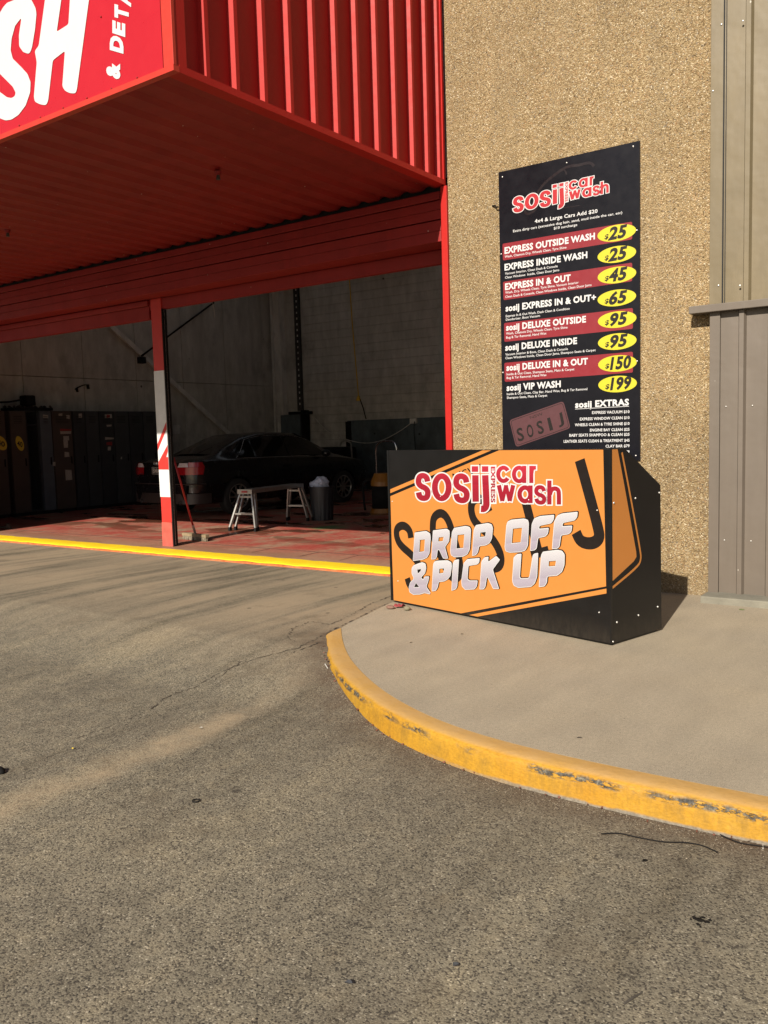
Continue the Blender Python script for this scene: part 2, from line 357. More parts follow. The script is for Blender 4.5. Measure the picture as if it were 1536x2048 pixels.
M_dk = pm("dark_brown_print", (.0085, .0055, .0045), .35, 0, .1, 3)
M_logo = mat_print_grad("logo_red_print", (.40, .022, .042), (.22, .007, .018), z0=.88, z1=1.12)
M_logo2 = mat_print_grad("menu_logo_red_print", (.34, .018, .024), (.25, .010, .014), z0=2.9, z1=3.2)
M_barred = pm("menu_red_print", (.185, .008, .015), .4, 0, .06, 2)
M_yel = pm("menu_yellow_print", (.46, .41, .017), .4, 0, .02, 2)
M_navy = pm("navy_black_print", (.0050, .0048, .0075), .30, 0, .2, 1.5, spec=.25)
M_plate = pm("dusky_plate_print", (.075, .028, .032), .35, 0, .08, 4)
M_maroon = pm("faint_maroon_print", (.0095, .0055, .0070), .3, 0, .1, 3)
_fb = plane((-1.8296, 4.8972, 0), (-.2467, -.9691, 0)); _q = [_fb(760 + 342 / 5.12, 880 + 1240 / 5.12), _fb(960 + 742 / 5.12, 880 + 1118 / 5.12), _fb(760 + 360 / 5.12, 880 + 945 / 5.12), _fb(760 + 310 / 5.12, 880 + 1580 / 5.12), _fb(760 + 350 / 5.12, 880 + 1262 / 5.12)]
_sl = (_q[1].z - _q[0].z) / (_q[1].x - _q[0].x); _zz = [v.z - _sl * (v.x + 2.8) for v in _q]
M_lav1 = mat_print_grad("silver_print_upper", (.42, .415, .435), (.25, .225, .27), z0=_zz[0], z1=_zz[2], slant=_sl)
M_lav2 = mat_print_grad("silver_print_lower", (.42, .415, .435), (.25, .225, .27), z0=_zz[3], z1=_zz[4], slant=_sl)
M_screw = pm("screw_steel", (.62, .60, .57), .35, .6, .1, 30)
M_alum = pm("worn_aluminium", (.36, .345, .32), .42, .8, .18, 12, .2, 60)
M_yellowline = None
M_lower = mat_sheet("grey_brown_cladding", (.112, .092, .073), (.128, .105, .084), .25, .5)
M_upper = mat_sheet("olive_tan_cladding", (.140, .111, .064), (.170, .136, .082), .6, .42)
M_plinth = pm("grey_plinth_concrete", (.165, .155, .122), .85, 0, .22, 6, .6, 90)
M_iwall = mat_interior("dusty_cream_wall", (.60, .57, .52)); M_idark = mat_interior("dark_green_grey_paint", (.12, .15, .165))
M_iceil = mat_interior("dark_ceiling_sheet", (.09, .08, .07)); M_isteel = mat_interior("pale_steel_section", (.78, .75, .70))
M_lockbr = pm("brown_locker_steel", (.075, .055, .045), .55, .0, .15, 5); M_lockgr = pm("grey_locker_steel", (.05, .052, .055), .5, 0, .15, 5)
M_lockbl = pm("blue_grey_locker_steel", (.10, .115, .135), .5, 0, .15, 5)
M_lockdk = pm("charcoal_locker_steel", (.036, .037, .040), .5, 0, .2, 5)
M_dark = pm("dark_void", (.006, .006, .006), .8, 0, .1, 5)
M_carp = pm("black_car_paint", (.005, .005, .006), .25, 0, .1, 2, spec=.35, coat=.35); M_glass = pm("tinted_car_glass", (.004, .005, .005), .04, 0, .1, 2)
M_tyre = pm("tyre_rubber", (.012, .012, .012), .8, 0, .2, 20, .3); M_rim = pm("alloy_rim", (.30, .29, .28), .35, .8, .1, 10)
M_chrome = pm("chrome_trim", (.45, .45, .46), .25, 1, .05, 10)
M_tail = pm("red_tail_lamp", (.22, .006, .010), .12, 0, .25, 25); M_tailw = pm("clear_tail_lamp", (.55, .50, .52), .15, .2, .35, 40)
M_bumper = pm("dusty_bumper", (.020, .015, .014), .5, 0, .2, 6)
M_rubber = pm("black_rubber", (.008, .0075, .0075), .8, 0, .2, 20, spec=.2)
M_bin = pm("dark_grey_bin_plastic", (.015, .017, .022), .5, 0, .15, 8); M_bag = pm("crumpled_pale_plastic", (.42, .47, .60), .35, 0, .15, 10)
M_vac = pm("yellow_orange_machine_plastic", (.24, .10, .012), .4, 0, .15, 8)
M_cord = pm("yellow_cord", (.70, .42, .03), .5, 0, .1, 8); M_broomh = pm("red_broom_handle", (.42, .02, .02), .4, 0, .15, 12)
M_bristle = pm("dusty_bristles", (.20, .17, .12), .9, 0, .3, 60, .8, 120); M_broomw = pm("worn_broom_wood", (.20, .155, .09), .8, 0, .3, 14, .3)
M_stone1 = pm("red_brown_stone", (.17, .095, .07), .85, 0, .3, 30, .5, 90); M_stone2 = pm("olive_grey_stone", (.17, .15, .095), .85, 0, .3, 30, .5, 90)
M_cloth = pm("faded_red_cloth", (.22, .03, .035), .9, 0, .2, 30, .5, 200)
M_leaf = pm("dry_leaf", (.10, .075, .04), .8, 0, .3, 30); M_leafr = pm("red_dry_leaf", (.15, .055, .035), .8, 0, .3, 30)
M_gravel = pm("gravel_grit", (.20, .165, .12), .85, 0, .5, 25, .4, 80); M_tar = pm("old_tar", (.008, .007, .006), .9, 0, .3, 40, .8, 60, spec=.1)
M_crack = pm("crack_dirt", (.052, .040, .028), .95, 0, .3, 20); M_stick = pm("weathered_stick", (.05, .042, .033), .85, 0, .3, 30)
M_papw = pm("white_paper_scrap", (.40, .38, .34), .8, 0, .1, 20); M_stk = pm("torn_sticker_paper", (.42, .36, .31), .7, 0, .35, 40)
M_stkr = pm("red_sticker", (.36, .03, .03), .6, 0, .2, 30); M_stky = pm("yellow_sticker", (.72, .52, .05), .5, 0, .08, 10)
n = N("bright_yellow_line_paint"); q = n.noise(25, 5, .65); q2 = n.noise(3, 5)
M_yellowline = n.fin(n.mix(n.ramp(q2, [(.35, 0), (.7, .5)]), n.ramp(q, [(.28, (.42, .20, .02)), (.36, (.80, .56, .012)), (.7, (.86, .66, .02))]), (.80, .40, .02)), .5, 0, n.bump(q, .4, .004), .4)
n = N("orange_lip_paint"); q = n.noise(18, 5, .7)
M_lip = n.fin(n.ramp(q, [(.3, (.28, .07, .025)), (.5, (.46, .13, .04)), (.7, (.36, .17, .09))]), .7, 0, n.bump(q, .5, .006), .3)

# ------------------------------------------------------------------ print helpers (flat lettering)
def chaikin(p, it=2, k=.25):
    for _ in range(it):
        q = []
        for i in range(len(p)):
            a, b = p[i], p[(i + 1) % len(p)]
            q.append((a[0] * (1 - k) + b[0] * k, a[1] * (1 - k) + b[1] * k)); q.append((a[0] * k + b[0] * (1 - k), a[1] * k + b[1] * (1 - k)))
        p = q
    return p
def rounded(p, r):
    out = []
    n_ = len(p)
    for i in range(n_):
        a, b, c = Vector(p[i - 1]), Vector(p[i]), Vector(p[(i + 1) % n_])
        u, w = (a - b), (c - b); ru = min(r, u.length * .45); rw = min(r, w.length * .45); rr = min(ru, rw)
        s_, e_ = b + u.normalized() * rr, b + w.normalized() * rr
        for t in (0, .25, .5, .75, 1):
            q = s_ * (1 - t) ** 2 + b * 2 * t * (1 - t) + e_ * t * t; out.append((q.x, q.y))
    return out
def area(p): return sum(p[i - 1][0] * p[i][1] - p[i][0] * p[i - 1][1] for i in range(len(p))) / 2
def grow(p, d):
    """offset a closed 2d outline outwards by d"""
    s_ = 1 if area(p) > 0 else -1; out = []; n_ = len(p)
    for i in range(n_):
        a, b, c = Vector(p[i - 1]), Vector(p[i]), Vector(p[(i + 1) % n_])
        e1 = (b - a); e2 = (c - b)
        if e1.length < 1e-9 or e2.length < 1e-9: out.append(tuple(b)); continue
        e1.normalize(); e2.normalize()
        n1 = Vector((e1.y, -e1.x)); n2 = Vector((e2.y, -e2.x)); m_ = n1 + n2
        if m_.length < 1e-6: m_ = n1
        m_.normalize(); k = 1 / max(.45, m_.dot(n1)); q = b + m_ * d * k * s_; out.append((q.x, q.y))
    return out
def stroke(pts, w, closed=False, sm=2):
    """outline of a thick line"""
    if sm:
        for _ in range(sm):
            q = [] if closed else [pts[0]]
            for i in range(len(pts) - (0 if closed else 1)):
                a, b = pts[i], pts[(i + 1) % len(pts)]
                q.append((a[0] * .75 + b[0] * .25, a[1] * .75 + b[1] * .25)); q.append((a[0] * .25 + b[0] * .75, a[1] * .25 + b[1] * .75))
            if not closed: q.append(pts[-1])
            pts = q
    L_, R_ = [], []; n_ = len(pts)
    for i in range(n_):
        a = Vector(pts[i - 1] if (closed or i) else pts[0]); b = Vector(pts[(i + 1) % n_] if (closed or i < n_ - 1) else pts[-1])
        t = (b - a).normalized(); nn = Vector((-t.y, t.x)) * w / 2; p = Vector(pts[i])
        L_.append(tuple(p + nn)); R_.append(tuple(p - nn))
    return (L_, R_)
class Frame:
    """a printed surface: px -> (u,v) -> point, with small outward steps for each ink layer"""
    def __init__(s, P, eu, nrm):
        s.P = Vector(P); s.eu = Vector(eu).normalized(); s.ez = Vector((0, 0, 1)); s.n = Vector(nrm).normalized(); s.f = plane(P, nrm)
    def uv(s, px, py): q = s.f(px, py) - s.P; return (q.dot(s.eu), q.z)
    def pt(s, uv, k): return s.P + s.eu * uv[0] + s.ez * uv[1] + s.n * (.0006 * k)
    def loops(s, name, loops, k, mt, parent, label=None):
        vs_ = [[Vector((p[0], p[1], 0)) for p in lp] for lp in loops]
        tris = tessellate_polygon(vs_); flat = [p for lp in loops for p in lp]
        pts = [s.pt(p, k) for p in flat]; fs = []
        for t in tris:
            a, b, c = (pts[i] for i in t)
            nn = (b - a).cross(c - a)
            if nn.length < 1e-12: continue
            fs.append(list(t) if nn.dot(s.n) > 0 else list(t)[::-1])
        o = mesh(name, pts, fs, mt, parent)
        if label: o['label'] = label
        return o
    def strip(s, name, pts, w, k, mt, parent, closed=False, sm=2):
        L_, R_ = stroke(pts, w, closed, sm); n_ = len(L_); vs_ = [s.pt(p, k) for p in L_ + R_]
        fs = []
        for i in range(n_ - (0 if closed else 1)):
            j = (i + 1) % n_; q = [i, j, n_ + j, n_ + i]
            a, b, c = vs_[q[0]], vs_[q[1]], vs_[q[2]]
            fs.append(q if (b - a).cross(c - a).dot(s.n) > 0 else q[::-1])
        return mesh(name, vs_, fs, mt, parent)
_cache = {}
def glyphs(txt, off, res=3):
    """flat text outline at cap height 1, baseline 0, x from 0 to width; returns verts, faces, width"""
    key = (txt, off, res)
    if key in _cache: return _cache[key]
    cu = bpy.data.curves.new("lettering_source", 'FONT'); cu.body = txt; cu.size = 1; cu.offset = off; cu.resolution_u = res; cu.space_character = 1.0 + off * 1.6
    o = bpy.data.objects.new("lettering_source", cu); COL.objects.link(o)
    dg = bpy.context.evaluated_depsgraph_get(); me = bpy.data.meshes.new_from_object(o.evaluated_get(dg))
    vs_ = [v.co.copy() for v in me.vertices]; fs = [list(p.vertices) for p in me.polygons]
    bpy.data.objects.remove(o); bpy.data.curves.remove(cu); bpy.data.meshes.remove(me)
    x0 = min(v.x for v in vs_); x1 = max(v.x for v in vs_)
    r = ([Vector(((v.x - x0) / (x1 - x0), v.y)) for v in vs_], fs, x1 - x0)
    _cache[key] = r; return r
def put_text(fr, txt, bl, br, cap, k, mt, parent, off=.02, shear=0, name='lettering', res=3, bbox=False, tl=None, tr=None, CAPH=.727):
    """bl, br: baseline ends in px; cap: cap height in px (or tl, tr given). bbox=True fits the full glyph box instead"""
    vs_, fs, w = glyphs(txt, off, res)
    tl = tl or (bl[0], bl[1] - cap); tr = tr or (br[0], br[1] - cap)
    A, Bq, Cq, Dq = (Vector(fr.uv(*p)) for p in (bl, br, tr, tl))
    if bbox:
        y0 = min(v.y for v in vs_); y1 = max(v.y for v in vs_)
    else: y0, y1 = 0, CAPH
    out = []
    for v in vs_:
        b = (v.y - y0) / (y1 - y0); a = v.x + shear * (b - .5)
        q = (A * (1 - a) + Bq * a) * (1 - b) + (Dq * (1 - a) + Cq * a) * b
        out.append(fr.pt((q.x, q.y), k))
    f2 = []
    for f in fs:
        a, b, c = out[f[0]], out[f[1]], out[f[2]]
        nn = Vector((0, 0, 0))
        for i in range(1, len(f) - 1): nn += (out[f[i]] - out[f[0]]).cross(out[f[i + 1]] - out[f[0]])
        f2.append(f if nn.dot(fr.n) > 0 else f[::-1])
    return mesh(name, out, f2, mt, parent)
def screw(fr, px, py, parent, r=.006, mt=None, name='screw'):
    u, v = fr.uv(px, py); c = fr.pt((u, v), 2); b = B(); ev = fr.n
    ring = lambda R, h: [c + fr.eu * cos(2 * pi * i / 8) * R + fr.ez * sin(2 * pi * i / 8) * R + ev * h for i in range(8)]
    vs_ = ring(r, -.001) + ring(r, .002) + ring(r * .6, .0045)
    fs = [[i, (i + 1) % 8, 8 + (i + 1) % 8, 8 + i] for i in range(8)] + [[8 + i, 8 + (i + 1) % 8, 16 + (i + 1) % 8, 16 + i] for i in range(8)] + [list(range(16, 24))]
    b.add(vs_, fs); return b.mk(name, mt or M_screw, parent, True)

# =================================================================== GROUND
def smooth(t): t = max(0, min(1, t)); return t * t * (3 - 2 * t)
def zroad(x, y):
    t = max(0.0, min(1.0, (4.02 - y) / .80)); z = -.006 - .112 * (t * .75 + smooth(t) * .25)
    z -= .024 * smooth((y - 5.0) / 1.3)
    if y < 2.5: z -= .02 * smooth((2.5 - y) / 2.5)
    return z
lip_px = [(650, 1269.5), (654, 1304), (665, 1330), (698, 1365.5), (746, 1405), (802, 1435.5), (877, 1466.5), (1000, 1507), (1174, 1547.5), (1349, 1584), (1536, 1621)]
in_px = [(682, 1256), (684, 1281), (698, 1317), (730, 1352), (769, 1385), (828, 1419), (893, 1448.5), (1000, 1482), (1122, 1511), (1244, 1537), (1384, 1565), (1536, 1593.5)]
def resample(p, n_):
    d = [0]
    for a, b in zip(p[:-1], p[1:]): d.append(d[-1] + (b - a).length)
    out = []
    for i in range(n_):
        s_ = d[-1] * i / (n_ - 1); j = 0
        while j < len(d) - 2 and d[j + 1] < s_: j += 1
        t = (s_ - d[j]) / (d[j + 1] - d[j]); out.append(p[j].lerp(p[j + 1], t))
    return out
def sm(p, it=3):
    for _ in range(it): p = [p[0]] + [(p[i - 1] + p[i] * 2 + p[i + 1]) / 4 for i in range(1, len(p) - 1)] + [p[-1]]
    return p
lipc = sm(resample([at_Z(*a) for a in lip_px], 60), 12); innc = sm(resample([at_Z(*a) for a in in_px], 60), 12)
for i in range(1, 60):                       # straight run out of the picture to the right
    X = lipc[59].x + i * .25; lipc.append(Vector((X, 3.028, 0))); innc.append(Vector((X, 3.145, 0)))
lipc = lipc[:118]; innc = innc[:118]
rnd = random.Random(4)
# road sheet
xs = [-400, -120, -50, -25] + [-16 + .16 * i for i in range(73)] + [-4.3 + .035 * i for i in range(152)] + [1.2, 2, 3, 5, 9, 20, 60, 160, 400]
ys = [-400, -120, -50, -20, -9, -4, -2] + [-1 + .16 * i for i in range(22)] + [2.52 + .035 * i for i in range(70)] + [5.1 + .15 * i for i in range(10)] + [6.60]
vs_, fs = [], []
for y in ys:
    for x in xs: vs_.append((x, y, zroad(x, y) + (0.004 * (sin(x * 2.1 + y) + sin(y * 3.3 - x * .7)) * (1 if y < 2.4 else .15) if abs(x) < 20 else 0)))
nx_ = len(xs)
for j in range(len(ys) - 1):
    for i in range(nx_ - 1): fs.append([j * nx_ + i, j * nx_ + i + 1, (j + 1) * nx_ + i + 1, (j + 1) * nx_ + i])
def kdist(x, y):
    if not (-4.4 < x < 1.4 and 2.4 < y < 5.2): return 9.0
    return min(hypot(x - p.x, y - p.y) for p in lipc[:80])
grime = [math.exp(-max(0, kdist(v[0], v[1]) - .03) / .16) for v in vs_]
road = tag(mesh("road", vs_, fs, M_asph, None, True), "worn grey asphalt driveway with sandy tyre tracks", None, None, 'structure')
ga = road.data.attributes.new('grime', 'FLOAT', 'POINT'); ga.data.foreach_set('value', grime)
# kerb: swept section
kerb_v, kerb_f = [], []; sec = 9
for i in range(len(lipc)):
    a, b = lipc[i], innc[i]; t = (lipc[min(i + 1, len(lipc) - 1)] - lipc[max(i - 1, 0)]).normalized(); o_ = Vector((t.y, -t.x, 0))
    if (a - b).dot(o_) < 0: o_ = -o_
    w1 = .0025 * sin(i * 1.7) + .002 * rnd.uniform(-1, 1); w2 = .002 * rnd.uniform(-1, 1)
    for q in (b + Vector((0, 0, -.2)), b + Vector((0, 0, .001)), b.lerp(a, .5) + Vector((0, 0, .003)), b.lerp(a, .82) + Vector((0, 0, 0)),
              a + o_ * w1 + Vector((0, 0, -.010)), a + o_ * (.007 + w1) + Vector((0, 0, -.028)), a + o_ * (.009 + w2) + Vector((0, 0, -.06)),
              a + o_ * (.015 + w2) + Vector((0, 0, -.10)), a + o_ * .022 + Vector((0, 0, -.22))): kerb_v.append(q)
for i in range(len(lipc) - 1):
    for k in range(sec - 1): kerb_f.append([i * sec + k, i * sec + k + 1, (i + 1) * sec + k + 1, (i + 1) * sec + k])
kerb_f.append(list(range(sec)))
kerb = B().add(kerb_v, kerb_f).mk("kerb", M_kerb, None, True); kerb.data.set_sharp_from_angle(angle=radians(50)); tag(kerb, "curved yellow painted kerb with chipped face around the footpath", None, None, 'structure')
# footpath
edge_in = [p + (lipc[i] - p).normalized() * -.004 for i, p in enumerate(innc)]
leftline = [Vector((-3.608, 4.47, 0)).lerp(Vector((-4.03, 6.62, 0)), t / 12) + Vector((rnd.uniform(-.006, .006), 0, 0)) for t in range(1, 13)]
poly = [Vector((edge_in[-1].x, 6.90, 0)), Vector((-3.98, 6.90, 0))] + leftline[::-1] + edge_in
top = [Vector((p.x, p.y, 0)) for p in poly]; m_ = len(top)
tris = tessellate_polygon([top]); vs_ = top + [p - Vector((0, 0, .25)) for p in top]
fs = [list(t) if (top[t[1]] - top[t[0]]).cross(top[t[2]] - top[t[0]]).z > 0 else list(t)[::-1] for t in tris] + [[i, (i + 1) % m_, m_ + (i + 1) % m_, m_ + i] for i in range(m_)]
tag(B().add(vs_, fs).mk("footpath", M_path), "pale concrete footpath slab in front of the wall", None, None, 'structure')
# cracks and open joints in the asphalt, grit along the kerb
def ribbon(name, pxs, w, mt, parent=None, lift=.0035, step=.02, jit=.012, seed=1):
    r = random.Random(seed); p = [at_Z(*a, zroad(0, at_Z(*a).y)) for a in pxs]; L = sum((b - a).length for a, b in zip(p[:-1], p[1:]))
    p = resample(p, max(6, int(L / step))); A_, C_ = [], []
    for i, q in enumerate(p):
        t = (p[min(i + 1, len(p) - 1)] - p[max(i - 1, 0)]).normalized(); o_ = Vector((-t.y, t.x, 0)); q = q + o_ * r.uniform(-jit, jit)
        ww = w * r.uniform(.0, .85) * (0 if r.random() < .12 else 1); z = zroad(q.x, q.y) + lift
        A_.append(Vector((q.x + o_.x * ww, q.y + o_.y * ww, z))); C_.append(Vector((q.x - o_.x * ww, q.y - o_.y * ww, z)))
    n_ = len(p); return mesh(name, A_ + C_, [[i + n_, i + 1 + n_, i + 1, i] for i in range(n_ - 1)], mt, parent)
for i, (px, w) in enumerate([
    ([(783, 1192), (740, 1208), (700, 1232), (660, 1250), (620, 1243), (585, 1258), (575, 1275), (590, 1283)], .006),
    ([(645, 1272), (600, 1297), (560, 1312), (505, 1330), (440, 1358), (400, 1374), (340, 1390), (300, 1420)], .007),
    ([(640, 1285), (610, 1300), (585, 1310)], .010), ([(495, 1330), (470, 1345), (430, 1368)], .005), ([(290, 1425), (200, 1460), (150, 1480)], .004),
    ([(230, 1262), (160, 1280), (110, 1290)], .003)]):
    o = ribbon("crack", px, w, M_crack, road, seed=i)
ribbon("joint_dirt", [(782, 1205), (740, 1224), (700, 1245), (684, 1252), (668, 1259), (650, 1270)], .009, M_crack, road, .0055, seed=9, jit=.004)
tarb = B()
for (px, py, r0) in [(1400, 1852, .013), (1388, 1846, .008), (1413, 1855, .008), (1396, 1860, .007), (1406, 1846, .007), (1382, 1850, .004), (1420, 1851, .004), (1401, 1866, .004)]:
    p = at_Z(px, py, -.13); k = 11; c = Vector((p.x, p.y, zroad(p.x, p.y) + .010))
    ring = [c + Vector((cos(2 * pi * i / k) * r0 * 1.5 * rnd.uniform(.35, 1.3), sin(2 * pi * i / k) * r0 * rnd.uniform(.4, 1.3), -.006)) for i in range(k)]
    tarb.add(ring + [c], [[i, (i + 1) % k, k] for i in range(k)])
tag(tarb.mk("tar_blob", M_tar), "small black tar blob on the asphalt, lower right", "tar blob")
# gravel and grit
gb = B(); lb = B()
def stone(bld, x, y, z, r, rr):
    a = rr.uniform(0, 6.28); s_ = [Vector((cos(a + k * 1.57) * r * rr.uniform(.6, 1.1), sin(a + k * 1.57) * r * rr.uniform(.6, 1.1), rr.uniform(-.2, .2) * r)) for k in range(4)]
    bld.add([Vector((x, y, z)) + q for q in s_] + [Vector((x, y, z + r * .6)), Vector((x, y, z - r * .4))], [[0, 1, 4], [1, 2, 4], [2, 3, 4], [3, 0, 4], [1, 0, 5], [2, 1, 5], [3, 2, 5], [0, 3, 5]])
for i in range(5, 62):
    a = lipc[i]; b = innc[i]; o_ = (a - b).normalized()
    for k in range(34):
        d = .018 + abs(rnd.gauss(0, .05)); q = a + o_ * d + Vector((rnd.uniform(-.03, .03), rnd.uniform(-.02, .02), 0))
        stone(gb, q.x, q.y, zroad(q.x, q.y) + .002, rnd.uniform(.0012, .0038), rnd)
    if rnd.random() < .7:
        for k in range(rnd.randint(1, 3)):
            q = a + o_ * rnd.uniform(.016, .05); z = zroad(q.x, q.y) + .006; an = rnd.uniform(0, 6.28); L_ = rnd.uniform(.004, .011); dx, dy = cos(an) * L_, sin(an) * L_
            lb.add([(q.x - dx, q.y - dy, z), (q.x - dy * .3, q.y + dx * .3, z + .004), (q.x + dx, q.y + dy, z + .003), (q.x + dy * .3, q.y - dx * .3, z - .002)], [[0, 1, 2, 3]])
for k in range(1500):
    px = rnd.uniform(0, 1536); py = rnd.uniform(1180, 2048); p = at_Z(px, py, -.1)
    if p.y > 3.9 and p.x > -3.7 - (p.y - 4.4) * .2: continue
    if p.y > 3.0 + max(0, (-p.x - 1.6)) * .7 and p.x > -3.7: continue
    stone(gb, p.x, p.y, zroad(p.x, p.y) + .003, rnd.uniform(.001, .0032) * (1.5 if rnd.random() < .04 else 1), rnd)
tag(gb.mk("gravel", M_gravel), "loose grit scattered on the asphalt and along the kerb", None, None, 'stuff')
tag(lb.mk("leaf_litter", M_leafr), "small red brown dry leaf scraps in the kerb gutter", None, None, 'stuff')

# =================================================================== BAY FLOOR
XL, XK, YB, XJL = -14.95, -14.45, 16.4, -12.42
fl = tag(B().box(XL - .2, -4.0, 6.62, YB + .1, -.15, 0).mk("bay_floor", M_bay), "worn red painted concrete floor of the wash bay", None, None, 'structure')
# threshold: yellow rounded nosing and an orange lip below
yb = B(); lb2 = B(); nseg = 120
for i in range(nseg):
    pass
prof = [(6.84, .004), (6.72, .008), (6.62, .007), (6.56, -.002), (6.545, -.012)]
vs_, fs = [], []
for i in range(nseg + 1):
    x = XJL - .3 + (-4.05 - XJL + .3) * i / nseg; j = .010 * sin(i * .9) + .012 * rnd.uniform(-1, 1)
    for (y, z) in prof: vs_.append((x, y + j * (1 if y < 6.7 else .7), z))
for i in range(nseg):
    for k in range(4): fs.append([i * 5 + k, i * 5 + k + 1, (i + 1) * 5 + k + 1, (i + 1) * 5 + k])
yl = B().add(vs_, fs).mk("yellow_line", M_yellowline, fl)
B().box(XJL - .3, -4.05, 6.525, 6.62, -.2, -.010).mk("floor_lip", M_lip, fl)
# tapping dots of the drain holes
db = B()
for (a, b, k) in [((345, 1100), (470, 1068), 0), ((20, 1067), (50, 1062), 16), ((505, 1105), (540, 1098), 14), ((600, 1113), (640, 1104), 18), ((320, 1086), (360, 1080), 12), ((680, 1121), (720, 1110), 14)]:
    for i in range(k):
        p = at_Z(a[0] + (b[0] - a[0]) * i / k, a[1] + (b[1] - a[1]) * i / k); r = .009
        db.add([(p.x + cos(q * 1.05) * r, p.y + sin(q * 1.05) * r, .003) for q in range(6)], [[0, 1, 2, 3, 4, 5]])
o = db.mk("drain_holes", M_dark, fl)
p1, p2 = at_Z(0, 1060), at_Z(780, 1112)
B().box(XJL - .2, -4.05, 7.38, 7.392, .0005, .003).mk("floor_joint", M_crack, fl)

# =================================================================== BUILDING FRONT
wall = thing("aggregate_wall", (-2.86, D, 0), "tan pebble-dash wall of exposed aggregate between red bay and metal cladding", "wall")
B().box(-3.992, -1.72, D, D + .22, -.1, 7.2).mk("wall_panel", M_agg, wall)
wire = B().tube([at_Y(985, 412, D) + Vector((0, -.003, 0)), at_Y(990, 411, D - .03), at_Y(992, 414, D - .035), at_Y(997, 414, D - .03)], .006, 6).mk("wire_stub", M_rubber, wall)
# corrugated / ribbed sheet from a profile along x
def ribbed(name, prof, z0, z1, y, mt, parent, axis='x', back=.0):
    vs_ = []; n_ = len(prof)
    for z in (z0, z1):
        for (a, h) in prof: vs_.append((a, y - h, z) if axis == 'x' else (y + h, a, z))
    return B().add(vs_, [[i, i + 1, n_ + i + 1, n_ + i] for i in range(n_ - 1)]).mk(name, mt, parent)
cl = thing("metal_cladding", (0, 6.66, 0), "ribbed metal cladding on a concrete plinth, olive above and grey brown below", "wall cladding")
YC = 6.655
def prof_low(x0, n_, first):
    p = []; x = x0
    for i in range(n_):
        p += [(x, 0), (x + .148, 0), (x + .152, .004), (x + .1531, 0.004)] if False else [(x, 0)]
        p += [(x + .128, 0), (x + .138, .030), (x + .165, .030), (x + .180, 0), (x + .186, 0)]
        x += .2
    p.append((x, 0)); return p
x = -1.640
for i in range(12):         # sheets lap every three ribs
    pr = [(x, 0)]
    for k in range(3):
        xx = x + k * .2
        pr += [(xx + .124, 0), (xx + .134, .030), (xx + .166, .030), (xx + .180, 0)]
    pr += [(x + .604, 0)]
    ribbed("lower_cladding_sheet", pr, .05, 2.14, YC - .0015 * (i % 2), M_lower, cl)
    ribbed("upper_cladding_sheet", [(a + .03, h) for a, h in pr], 2.19, 7.2, YC - .006 - .0015 * (i % 2), M_upper, cl)
    x += .6
B().box(at_Y(1419, 700, YC - .026).x, -1.640, YC - .026, D + .05, .045, 2.145, .003).mk("lower_corner_flashing", M_lower, cl)
B().box(at_Y(1419, 500, YC - .03).x, -1.612, YC - .030, D + .05, 2.20, 7.2, .003).mk("upper_corner_flashing", M_upper, cl)
B().box(-1.628, -1.618, YC - .034, YC - .028, 2.20, 7.2).mk("joint_bead", M_dark, cl)
B().box(at_Y(1377, 630, YC - .075).x, 6.0, YC - .075, D - .002, 2.142, 2.196, .004).mk("ledge_flashing", M_lower, cl)
B().box(at_Y(1400, 1205, 6.44).x, 6.0, 6.44, D + .1, -.05, .052, .008).mk("plinth", M_plinth, cl)
frl = Frame((-1.5, YC - .030, 0), (1, 0, 0), (0, -1, 0)); frp = Frame((-1.5, YC - .0015, 0), (1, 0, 0), (0, -1, 0))
for a in [(1452, 813), (1505, 811), (1449, 1080), (1502, 1082)]: screw(frp, *a, cl, .0055)
for a in [(1443, 49), (1437, 571), (1426, 182)]: screw(frl, *a, cl, .0075)
for a in [(1486, 42), (1480, 571)]: screw(Frame((-1.5, YC - .038, 0), (1, 0, 0), (0, -1, 0)), *a, cl, .0075)
# garage shell: back wall, left wall, jambs, ceiling, front wall above
gar = thing("garage_shell", (-9, 12, 0), "dim cream walls and roof inside the wash bay", "garage")
for i in range(28):
    z = i * .203; B().box(XL - .02, -3.8, YB, YB + .15, z, z + .1985).mk("block_course", M_iwall, gar)
B().box(XL - .2, -3.6, YB + .15, YB + .2, -.1, 5.8).mk("wall_core", M_dark, gar)
ycuts = [4.9, 6.2, 8.0, 9.35, 10.69, 12.0, 13.3, 14.62, 15.95, YB]
for a, b in zip(ycuts[:-1], ycuts[1:]):
    B().box(XL - .15, XL, a + .006, b - .006, 2.612, 5.7).mk("tilt_panel", M_iwall, gar); B().box(XL - .15, XL + .002, a + .006, b - .006, -.05, 2.60).mk("tilt_panel", M_iwall, gar)
B().box(XL - .22, XL - .15, 4.8, YB + .2, -.1, 5.8).mk("wall_core", M_dark, gar)
B().box(-3.98, -3.75, D + .22, YB + .15, -.1, 5.8).mk("side_wall", M_iwall, gar)
for x0, x1 in ((XL - .3, -13.6), (-12.7, -10.2), (-9.3, -6.8), (-5.9, -3.6)): B().box(x0, x1, 6.9, YB + .3, 5.7, 5.85).mk("ceiling", M_iceil, gar)
for y0, y1 in ((6.9, 8.5), (15.8, YB + .3)):
    for x0 in (-13.6, -10.2, -6.8): B().box(x0, x0 + .9, y0, y1, 5.7, 5.85).mk("ceiling", M_iceil, gar)
B().box(-25, XJL, D, D + .25, -.2, 7.2).mk("front_wall", M_agg, gar)
B().box(XJL, -3.992, D + .12, D + .3, 3.52, 7.2).mk("front_wall", M_iwall, gar)
